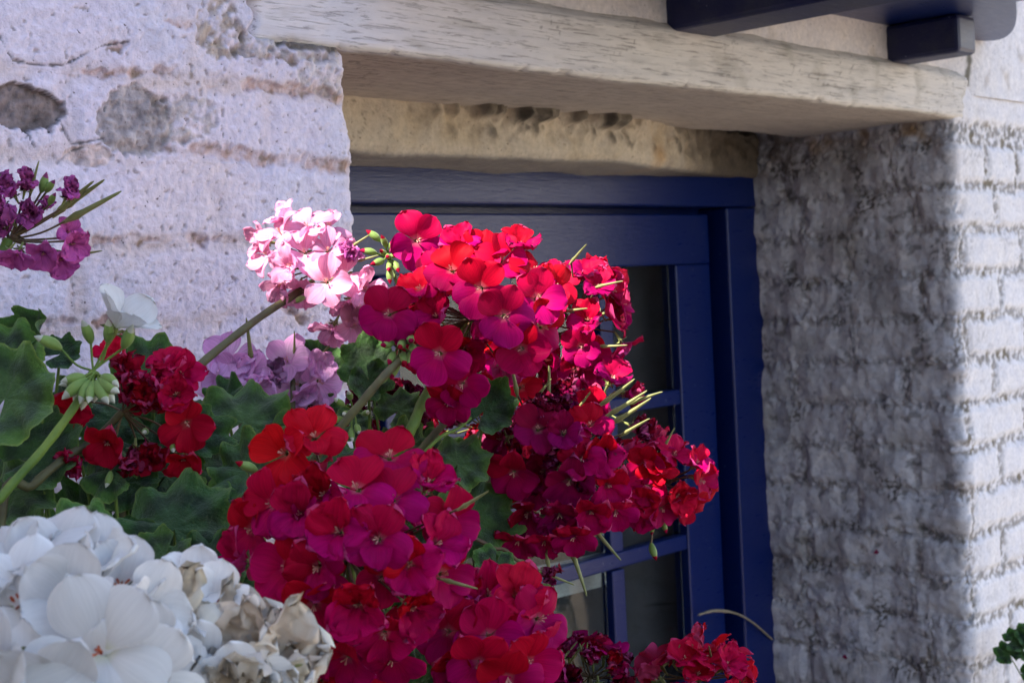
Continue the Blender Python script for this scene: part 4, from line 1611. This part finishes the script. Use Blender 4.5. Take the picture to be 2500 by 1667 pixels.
for k in range(8):
    px, py = 1400 + rng.normal(0, 50), 1110 + rng.normal(0, 40)
    hw.floret(at(px, py, Z3 + rng.uniform(-.01, .02)), cdir(rng.normal(0, .4), rng.normal(0, .3)), 'wine', 'wilt', rng, rng.uniform(.6, .8))
for (px, py, nx, ny, s) in ((1262, 960, -.15, .9, 1.0), (1338, 985, .05, .9, 1.1), (1300, 985, .5, .75, .9), (1400, 1010, .55, .7, .8), (1470, 985, .75, .55, 1.1), (1490, 1010, .8, .5, 1.15), (1500, 1030, .75, .5, 1.2), (1535, 985, .8, .35, 1.0), (1520, 1060, .7, .5, .9), (1395, 1345, .35, -.9, 1.2), (1450, 1290, .6, -.7, 1.1), (1335, 1360, .2, -.9, .9)):
    hw.beak(at(px, py, Z3 + .01), cdir(nx, ny), s)
hw.done()
hy = wine.head('sunlit crimson florets among pale spent stalks', 1470, 990, 1.20)
for (px, py, nx, ny, st, fam) in ((1490, 930, .3, .6, 'half', 'crimson'), (1530, 960, .7, .3, 'wilt', 'crimson'), (1550, 1040, .6, -.4, 'wilt', 'wine'), (1450, 1000, .0, .3, 'half', 'crimson')):
    hy.floret(at(px, py, 1.18), cdir(nx, ny), fam, st, rng, 1.0)
hy.done(M_CALYX)
hs = wine.head('scarlet flower head tipped with sunlight on a long dark stalk', 1600, 1185, 1.27)
hs.fill(.046, .034, .036, 26, ('scarlet', 'scarlet', 'crimson'), rng, 0.95, (('open', .45), ('half', .55)), -0.25, low=-.75, mind=.0135)
for (px, py, nx, ny, s) in ((1555, 1270, -.3, -.8, 1.0), (1590, 1275, .1, -.9, 1.0), (1615, 1270, .4, -.8, 1.0), (1575, 1265, -.1, -.9, 1.0), (1590, 1325, .1, -.95, 1.3)):
    hs.bud('crimson', at(px, py, 1.26), cdir(nx, ny), s)
hs.beak(at(1615, 1105, 1.25), cdir(.35, .85), .9)
hs.done()
wine.tube('stem', [hs.c, at(1540, 1255, 1.26), at(1430, 1312, 1.22), at(1320, 1345, 1.18), at(1220, 1390, 1.14), at(1140, 1480, 1.12), wine.base], .0024, .0035, M_STEM_B)
wine.tube('stem', [hw.c, at(1345, 1230, 1.13), at(1260, 1330, 1.13), at(1170, 1440, 1.13), wine.base], .0024, .0035, M_STEM_B)
wine.tube('stem', [hy.c, at(1420, 1080, 1.18), at(1300, 1180, 1.17), at(1160, 1260, 1.15), wine.base], .0022, .003, M_STEM_B)
wine.tube('stem', [at(1390, 1190, 1.15), at(1250, 1235, 1.15), at(1120, 1290, 1.14), wine.base], .0022, .003, M_STEM_B)
hn = wine.head('single spent flower on a thin dark stalk', 1300, 1390, 1.08)
hn.floret(at(1325, 1398, 1.08), (R * .85 - U * .35 - F * .2), 'wine', 'wilt', rng, .7)
hn.beak(at(1330, 1400, 1.08), (R * .9 - U * .3), .8)
hn.done()
wine.tube('stem', [hn.c, at(1260, 1365, 1.08), at(1215, 1340, 1.08), at(1120, 1400, 1.08), wine.base], .0011, .002, M_PED)

# bottom edge heads before the window
low = Plant('scarlet geranium rising at the foot of the blue window', gbase(1600, 1750, 1.22))
for (px, py, n_, fam, lab, sz, st) in ((1440, 1650, 12, ('wine', 'crimson'), 'dark red withering flower head low before the window', .028, (('half', .5), ('wilt', .5))), (1705, 1655, 16, ('scarlet',), 'bright scarlet flower head low before the blue jamb', .042, (('open', .5), ('half', .5)))):
    h_ = low.head(lab, px, py, 1.22)
    h_.fill(sz, .024, sz * .8, n_, fam, rng, 1.0, st, -.3, low=-.3, mind=.0145)
    for k in range(4):
        h_.beak(at(px + rng.normal(0, 45), py - 40, 1.21), cdir(rng.normal(0, .3), .8), .7)
    h_.done()
    low.tube('stem', [h_.c, h_.c + Vector((0, 0, -.1)), low.base], .002, .004, M_STEM_B)

# ---- 4 pale pink
pinkp = Plant('pale pink geranium on a long leaning stalk before the white wall', gbase(430, 1000, 1.02))
hp = pinkp.head('pale pink flower head bleached by the sun', 785, 655, 1.225)
Zp = 1.19
ex = []
for (px, py, dz, nx, ny, st, sz, roll) in (
    (798, 690, -.012, .05, .05, 'open', 1.15, .2),
    (885, 705, .00, .55, .05, 'half', 1.1, .4),
    (845, 670, .00, .4, .2, 'open', 1.0, .3),
    (745, 618, .00, -.15, .35, 'open', 1.05, .2),
    (660, 625, .015, -.75, .05, 'open', 1.0, .1),
    (690, 575, .01, -.45, .60, 'open', 1.15, .1),
    (755, 560, .01, .05, .75, 'open', 1.1, .0),
    (800, 560, .02, .3, .75, 'open', 1.0, .2),
    (715, 650, -.005, -.35, -.1, 'half', 1.05, .3),
    (800, 615, .0, .15, .4, 'open', .95, .4),
    (690, 690, .01, -.5, -.4, 'half', 1.0, .2),
    (855, 735, .01, .25, -.4, 'half', 1.0, .1),
    (700, 545, .03, -.4, .8, 'half', 1.0, .1),
    (735, 700, .02, -.1, -.55, 'half', 1.0, .2),
    (650, 590, .03, -.7, .4, 'half', 1.0, .1),
    (835, 620, .02, .5, .4, 'half', .95, .1),
    (815, 795, .01, -.2, -.7, 'half', 1.0, .3),
    (860, 790, .012, .3, -.6, 'open', 1.0, .1),
    (890, 760, .012, .4, -.4, 'half', .9, .1),
):
    p = at(px, py, Zp + dz)
    ex.append(p)
    hp.floret(p, cdir(nx, ny), 'pink', st, rng, sz, roll)
for (px, py) in ((830, 605), (845, 625)):
    hp.floret(at(px, py, Zp), cdir(.5, .3), 'magenta', 'wilt', rng, .7)
hp.beak(at(862, 600, Zp), cdir(.8, .5), .7)
hp.beak(at(875, 637, Zp), cdir(.9, .2), .7)
hp.bud('pink', at(745, 725, Zp), cdir(-.85, -.3), 1.0)
hp.done()
pinkp.tube('stem', [at(750, 700, 1.215), at(620, 785, 1.17), at(465, 912, 1.12), at(330, 1060, 1.07), at(300, 1300, 1.02), pinkp.base], .0030, .0042, M_STEM_B)
pinkp.tube('stem', [at(700, 732, 1.20), at(735, 708, 1.212), at(765, 690, 1.22)], .0033, .0036, M_STEM_G)

# ---- 5 mauve
mauve = Plant('lilac pink geranium half hidden by leaves against the white wall', gbase(650, 1050, 1.18))
hm = mauve.head('lilac pink flower head with spread florets', 560, 905, 1.20)
for (px, py, nx, ny, st, sz, roll) in ((575, 930, -.05, .25, 'open', 1.3, -.2), (530, 915, -.45, .3, 'open', 1.1, .1), (560, 878, -.1, .55, 'open', 1.15, .1), (610, 915, .4, .2, 'half', 1.0, .2), (625, 945, .4, -.1, 'half', .95, .2)):
    hm.floret(at(px, py, 1.20), cdir(nx, ny), 'mauve', st, rng, sz, roll)
hm.beak(at(613, 880, 1.2), cdir(.0, .9), 1.3)
hm.done()
hm2 = mauve.head('lilac pink flower head next to a tall leaf', 715, 925, 1.22)
for (px, py, nx, ny, st, sz, roll) in ((733, 940, .0, .2, 'open', 1.3, .1), (705, 885, -.1, .45, 'open', 1.15, .1), (775, 930, .5, .2, 'open', 1.1, .1), (750, 975, .2, -.4, 'half', 1.2, .1), (670, 915, -.4, .2, 'wilt', 1.0, .1), (780, 895, .5, .5, 'half', .9, .1)):
    hm2.floret(at(px, py, 1.22), cdir(nx, ny), 'mauve', st, rng, sz, roll)
hm2.beak(at(718, 870, 1.22), cdir(.1, .9), .8)
hm2.beak(at(770, 885, 1.22), cdir(.6, .7), .9)
hm2.done()
mauve.tube('stem', [hm.c, at(590, 1050, 1.19), mauve.base], .002, .003, M_STEM_B)
mauve.tube('stem', [hm2.c, at(715, 1060, 1.20), mauve.base], .002, .003, M_STEM_B)

# ---- 6 magenta, fading, against the wall
magp = Plant('fading magenta geranium with spidery stalks against the white wall', gbase(-150, 900, .95))
hq = magp.head('fading magenta flower head with dark spidery stalks and seed beaks', 22, 585, .985)
Zm = .985
for (px, py, nx, ny, st, sz, roll) in ((15, 555, -.2, .3, 'half', 1.1, .2), (25, 535, -.2, .2, 'wilt', 1.3, .2), (190, 600, .75, -.1, 'half', 1.1, .2), (180, 570, .6, .2, 'half', .9, .2), (160, 640, .5, -.6, 'half', 1.1, .2), (115, 620, .3, -.7, 'half', 1.1, .1), (50, 620, .1, -.9, 'half', 1.1, .2), (20, 620, -.1, -.9, 'half', 1.0, .1), (35, 462, .0, .8, 'wilt', 1.1, .1), (66, 448, .2, .85, 'wilt', 1.0, .1), (85, 520, .3, .3, 'wilt', 1.1, .1), (178, 470, .7, .6, 'wilt', 1.0, .1), (118, 495, .5, .7, 'wilt', .8, .2), (5, 490, -.3, .6, 'half', 1.1, .2), (-30, 520, -.6, .5, 'half', 1.1, .2), (-40, 580, -.8, 0, 'half', 1.1, .2), (-20, 480, -.5, .7, 'half', 1.0, .1)):
    hq.floret(at(20 + (px - 20) * .90, 560 + (py - 560) * .88, Zm + rng.uniform(-.012, .012)), cdir(nx, ny), 'magenta', st, rng, sz * .64, roll)
for (px, py, nx, ny, s) in ((10, 462, -.1, .9, 1.2), (100, 470, .45, .85, 1.2), (112, 470, .6, .75, 1.0), (120, 500, .5, .8, .9)):
    hq.bud('magenta', at(px, py, Zm), cdir(nx, ny), s)
for (px, py, nx, ny, s) in ((155, 508, .82, .45, 1.35), (170, 535, .88, .40, 1.45), (75, 470, .35, .85, .8), (190, 622, .9, .1, .7), (140, 520, .75, .55, 1.3)):
    hq.beak(at(px, py, Zm), cdir(nx, ny), s)
hq.done(M_PED)
magp.tube('stem', [hq.c, at(-10, 640, .98), at(-90, 760, .96), magp.base], .0034, .0045, M_STEM_G)

# ---- 7 scarlet fading head on the left
scar = Plant('fading scarlet geranium among the leaves under the white buds', gbase(250, 1200, .98))
hr = scar.head('scarlet flower head with crumpled florets and bare dark stalks', 300, 1005, 1.0)
Zs = .995
for (px, py, nx, ny, st, sz, roll) in ((195, 990, -.45, .1, 'half', 1.05, .2), (455, 1030, .35, -.05, 'open', 1.2, .1), (265, 1075, -.2, -.2, 'half', 1.1, .3), (440, 920, .35, .5, 'half', 1.1, .1), (410, 905, .2, .7, 'half', 1.0, .1), (280, 880, -.1, .8, 'half', .9, .1), (335, 955, .0, .4, 'wilt', 1.15, .2), (345, 980, .1, .2, 'wilt', 1.2, .3), (380, 930, .2, .6, 'wilt', 1.1, .1), (320, 920, -.1, .6, 'wilt', 1.1, .1), (430, 965, .4, .3, 'half', .95, .1), (190, 1115, -.5, -.5, 'wilt', 1.0, .1), (380, 1105, .2, -.6, 'wilt', 1.1, .1), (330, 1100, .0, -.7, 'wilt', 1.1, .1), (445, 1110, .4, -.7, 'half', 1.0, .1), (360, 960, .1, .4, 'wilt', 1.0, .6), (395, 985, .2, .2, 'wilt', .9, .6)):
    hr.floret(at(px, py, Zs + rng.uniform(-.015, .02)), cdir(nx, ny), 'scarlet', st, rng, sz * .86, roll)
for (px, py, nx, ny) in ((355, 1050, .3, -.1), (420, 1080, .4, -.5), (370, 935, .2, .5), (270, 1150, .0, -.9)):
    hr.bud('white', at(px, py, Zs), cdir(nx, ny), 1.0)
hr.done(M_PED)
scar.tube('stem', [hr.c, at(230, 1075, 1.0), at(170, 1110, .99), at(80, 1185, .97), at(0, 1290, .96), scar.base + Vector((-.1, 0, .05))], .0028, .0034, M_STEM_B)

# ---- 8 white
white = Plant('white geranium with large open head and a spray of green buds', gbase(0, 1500, .75))
hz = white.head('tuft of drooping green buds with one white floret open', 228, 905, .90)
Zw = .90
hz.floret(at(285, 798, Zw), (R * .55 + U * .70 - F * .25), 'white', 'half', rng, 1.35, .4)
for (px, py, nx, ny, s) in ((222, 838, -.05, .9, 1.4), (150, 852, -.75, .55, 1.5), (300, 850, .5, .7, 1.5), (262, 835, .3, .85, 1.3)):
    hz.bud('white', at(px, py, Zw), cdir(nx, ny), s)
for k in range(13):
    a = math.radians(195 + k * 12.5)
    nx, ny = math.cos(a), math.sin(a)
    p = at(228 + 22 * nx, 905 + 8 - 18 * ny, Zw - .008 + .012 * (k % 2))
    hz.bud('white', p, cdir(nx * .85, ny * .85), rng.uniform(1.2, 1.65))
hz.done(M_STEM_G)
white.tube('stem', [hz.c, at(190, 980, .895), at(110, 1090, .885), at(0, 1218, .87), at(-120, 1400, .85), white.base], .0024, .0034, M_STEM_G)
hh = white.head('large open white flower head close to the viewer', 170, 1560, .665)
Zq = .62
for (px, py, dz, nx, ny, st, sz, roll) in (
    (252, 1590, -.010, .05, .10, 'open', 1.22, .1),
    (8, 1605, -.005, -.25, .10, 'open', 1.25, .2),
    (118, 1532, .010, -.15, .25, 'open', 1.15, -.3),
    (95, 1352, .040, -.15, .88, 'flat', 1.10, .1),
    (225, 1405, .045, .10, .70, 'half', 1.05, .3),
    (130, 1410, .035, -.10, .75, 'half', 1.2, .2),
    (20, 1420, .035, -.35, .60, 'open', 1.2, .0),
    (290, 1445, .045, .40, .55, 'half', 1.0, .1),
    (335, 1500, .035, .55, .25, 'half', 1.0, .0),
    (335, 1590, .020, .50, -.05, 'open', 1.0, .2),
    (60, 1480, .015, -.25, .35, 'open', 1.1, .2),
    (180, 1470, .015, .0, .50, 'half', 1.15, .5),
    (330, 1650, .005, .35, -.3, 'open', 1.2, .1),
    (150, 1660, -.005, -.05, -.3, 'open', 1.2, .2),
):
    hh.floret(at(px, py, Zq + dz), cdir(nx, ny), 'white', st, rng, sz * 1.28, roll)
hh.done(M_STEM_G)
hc = white.head('cream withering white flower head with crumpled petals', 540, 1600, .72)
for (px, py, dz, nx, ny, st, sz, roll, fam) in (
    (480, 1450, .02, .1, .6, 'half', 1.1, .2, 'white'),
    (520, 1480, .01, .3, .4, 'half', 1.0, .2, 'white'),
    (450, 1510, .00, -.1, .3, 'wilt', 1.4, .2, 'cream'),
    (470, 1560, -.01, .0, .1, 'wilt', 1.5, .3, 'white'),
    (500, 1620, -.02, .0, -.1, 'open', 1.05, .3, 'white'),
    (590, 1590, .00, .2, .3, 'wilt', 1.5, .1, 'cream'),
    (650, 1600, .00, .4, .2, 'wilt', 1.5, .1, 'cream'),
    (620, 1630, -.01, .2, .0, 'wilt', 1.5, .6, 'cream'),
    (570, 1570, .01, .0, .5, 'wilt', 1.4, .6, 'cream'),
    (600, 1670, -.02, .1, -.3, 'open', 1.1, .6, 'white'),
    (680, 1640, .00, .6, 0, 'wilt', 1.3, .6, 'cream'),
    (430, 1650, .00, -.2, -.3, 'half', 1.1, .6, 'white'),
):
    hc.floret(at(px, py, .69 + dz), cdir(nx, ny), fam, st, rng, sz * 1.15, roll)
hc.beak(at(530, 1560, .69), cdir(.65, .6), 1.0)
hc.beak(at(600, 1650, .68), cdir(.9, .25), 1.1)
hc.done(M_STEM_G)
white.tube('stem', [hh.c, at(160, 1700, .70), white.base], .003, .005, M_STEM_G)
white.tube('stem', [hc.c, at(500, 1720, .76), white.base], .0025, .005, M_STEM_G)

# ------------------------------------------------------------------ leaves placed plant by plant
for (pl, px, py, z, s, nx, ny, roll, v) in (
    (white, 30, 940, .93, 270, -.15, .35, 20, 0),
    (white, 20, 860, .98, 240, -.2, .5, 10, 6),
    (magp, 95, 800, 1.00, 130, -.55, .1, 30, 4),
    (magp, 160, 860, 1.02, 100, .1, .5, 60, 1),
    (scar, 160, 965, 1.02, 130, -.1, .5, -30, 2),
    (scar, 380, 890, 1.08, 190, .1, .40, 10, 0),
    (scar, 120, 1100, 1.00, 220, .0, .5, 60, 1),
    (scar, 290, 1000, 1.06, 190, .1, .5, 20, 2),
    (scar, 400, 1010, 1.08, 180, -.1, .4, -30, 0),
    (scar, 230, 1060, 1.05, 170, .0, .5, 70, 5),
    (scar, 350, 1090, 1.05, 180, .1, .5, -20, 3),
    (mauve, 620, 1010, 1.10, 240, .05, .55, 40, 2),
    (mauve, 545, 960, 1.14, 110, -.2, .4, -20, 3),
    (frontp, 585, 1135, 1.02, 170, -.1, .5, -40, 3),
    (scar, 430, 1255, .95, 290, .05, .60, 0, 2),
    (white, 205, 1300, .86, 230, -.35, .45, 10, 6),
    (scar, 390, 1375, .90, 160, -.1, .6, 200, 1),
    (frontp, 520, 1360, .93, 180, .15, .45, 20, 3),
    (frontp, 565, 1460, .92, 190, .2, .35, 60, 0),
    (scar, 480, 1040, 1.05, 150, .6, .25, 30, 4),
    (scar, 260, 1140, 1.00, 150, -.1, .6, -60, 5),
    (scar, 330, 1180, 1.02, 160, .0, .5, 100, 0),
    (scar, 420, 1150, 1.04, 150, .1, .7, 30, 5),
    (white, 60, 1210, 1.00, 200, -.1, .6, 120, 2),
    (white, 300, 1330, .95, 120, .6, .2, 150, 4),
    (mauve, 785, 880, 1.30, 150, -.35, .1, 10, 0),
    (mauve, 790, 1010, 1.22, 130, .2, .2, 20, 3),
    (crim, 900, 880, 1.18, 150, -.1, .30, -10, 1),
    (crim, 905, 940, 1.14, 110, .3, .1, 160, 4),
    (crim, 985, 990, 1.14, 120, -.1, .4, 40, 2),
    (crim, 1195, 985, 1.09, 155, .05, .45, 30, 1),
    (wine, 1125, 1115, 1.08, 160, .1, .55, 20, 2),
    (wine, 1165, 1285, 1.09, 230, .45, .15, 150, 0),
    (wine, 1100, 1250, 1.12, 160, .1, .3, 90, 5),
    (wine, 1205, 1390, 1.07, 110, .2, .3, 200, 6),
    (frontp, 1265, 1420, 1.02, 90, .1, .4, 30, 3),
    (frontp, 1345, 1540, 1.0, 90, .4, .3, 100, 5),
    (frontp, 1300, 1430, 1.04, 70, .4, .4, 40, 4),
    (frontp, 820, 1110, 1.08, 140, .1, .4, 10, 5),
    (frontp, 1060, 1630, .98, 130, .2, .3, 100, 3),
    (frontp, 1020, 1660, .96, 150, -.1, .4, 180, 1),
    (frontp, 930, 1660, .97, 130, .1, .4, 120, 2),
    (crim, 760, 1060, 1.16, 120, -.2, .3, -30, 4),
    (crim, 870, 1030, 1.16, 100, .1, .5, 60, 2),
    (frontp, 545, 1240, 1.0, 140, -.1, .3, 60, 5),
    (crim, 1010, 1080, 1.12, 110, .2, .4, 80, 3),
    (wine, 1215, 1200, 1.16, 90, .2, .3, 80, 5),
):
    add_leaf(pl, px, py, z, s * 1.12, nx, ny, roll, v)
# darker leaves deeper in the foliage
plants = [white, scar, frontp, crim, wine]
for k in range(70):
    px = rng.uniform(-120, 1240)
    top = 1010 + 160 * abs(math.sin(px / 170.0)) + (80 if px < 250 else 0)
    py = rng.uniform(top, 1800)
    z = rng.uniform(1.06, 1.20) if px > 500 else rng.uniform(1.0, 1.06)
    pl = plants[min(4, int(max(0, px) / 260))]
    add_leaf(pl, px, py, z + .02, rng.uniform(120, 210), rng.normal(0, .3), rng.uniform(.2, .7), rng.uniform(-90, 90), int(rng.integers(7)))
hb_ = crim.head('small tuft of fresh green buds among the leaves', 862, 1010, 1.1)
for (px, py, nx, ny) in ((840, 990, -.5, .4), (855, 975, .1, .6), (835, 1020, -.6, -.1), (870, 1035, .2, -.6), (885, 1010, .6, .1), (850, 1010, -.1, .1), (858, 1045, .0, -.8)):
    hb_.bud('white', at(px, py, 1.09), cdir(nx, ny), 1.0)
hb_.done(M_STEM_G)
hx = crim.head('dry brown spent head with a few red petals', 950, 1000, 1.2)
hx.fill(.03, .016, .02, 12, ('wine', 'scarlet'), rng, .8, (('wilt', 1.0),), -.3)
hx.done(M_PED)
hx2 = crim.head('spent reddish flower head deep behind the leaves', 1180, 1040, 1.25)
hx2.fill(.045, .03, .03, 14, ('scarlet', 'crimson', 'wine'), rng, .85, (('wilt', .7), ('half', .3)), -.3)
hx2.done(M_CALYX)
hx3 = wine.head('ragged red florets behind the withered head', 1215, 1180, 1.25)
hx3.fill(.03, .05, .03, 14, ('scarlet', 'wine'), rng, .85, (('wilt', .7), ('half', .3)), -.3)
hx3.done(M_CALYX)

# ------------------------------------------------------------------ trough that holds the plants
tr = empty('planter_trough', (-0.55, -0.35, 0.78), None, 'dark wooden trough of soil under the geraniums', 'planter')
B = (-0.55, -0.35, 0.78)
box('board', -1.25, 0.02, -0.70, -0.675, 0.80, 1.12, M_PLANK, tr, B)
box('board', -1.25, 0.02, -0.085, -0.06, 0.80, 1.12, M_PLANK, tr, B)
box('board', -1.25, -1.225, -0.674, -0.086, 0.80, 1.12, M_PLANK, tr, B)
box('board', -0.005, 0.02, -0.674, -0.086, 0.80, 1.12, M_PLANK, tr, B)
box('soil', -1.224, -0.006, -0.674, -0.086, 0.80, 1.10, M_SOIL, tr, B, bev=0)
for x in (-1.2, -0.06):
    for y in (-.66, -.16):
        box('leg', x, x + .05, y, y + .05, 0.0, .799, M_PLANK, tr, B)

# ------------------------------------------------------------------ small things on the wall
x, z = onwall(1775, 1495, .30)
tw = [at(1885, 1560, 2.72), at(1840, 1520, 2.66), at(1795, 1496, 2.62), at(1745, 1490, 2.57), at(1705, 1500, 2.53)]
v, f = tube_data(catmull(tw, 5), [.002] * 12 + [.003] * 6 + [.002] * 3, 6)
o = obj('dry_twig', make_mesh('dry_twig', v, f, [M_TWIG], True))
o['label'] = 'dry curved grass stalk poking out of the brick reveal'
o['category'] = 'twig'
for (px, py) in ((2145, 1348), (2068, 1605)):
    d = ray(px, py)
    t = (XR - .006 - CAM.x) / d.x
    p = CAM + d * t
    X, Y, Z, T, S = petal_grid(.010, .009, rng, .1, .5, .1, .08, .3)
    V = np.stack([Z, X, Y], axis=-1).reshape(-1, 3)
    o = obj('fallen_petal', make_mesh('fallen_petal', V, grid_faces(*X.shape), [M_PETAL], True, np.tile([.40, .004, .03], (len(V), 1)), np.zeros((len(V), 2))), None, p)
    o['label'] = 'small fallen red petal caught on the brick reveal'
    o['category'] = 'petal'
    o['group'] = 'fallen petals on the reveal'
# green plant at the far edge
wd = Plant('small green leafy plant at the foot of the white brick face', (1.50, -0.16, 0.0), 'plants along the wall')
for k in range(9):
    o = bpy.data.objects.new('leaf', LEAVES[k % 7])
    link(o, wd.root)
    p = at(2520 + rng.normal(0, 30), 1600 + rng.normal(0, 60), 2.42)
    o.matrix_local = Matrix.Translation(p - wd.base) @ frame_from(cdir(rng.normal(-.2, .4), .5), rng.uniform(0, 6)) @ Matrix.Scale(.05, 4)
    wd.tube('leaf_stalk', [p, (p + wd.base) / 2 + Vector((0, -.03, .1)), wd.base], .001, .002, M_STEM_G, 6, 5)
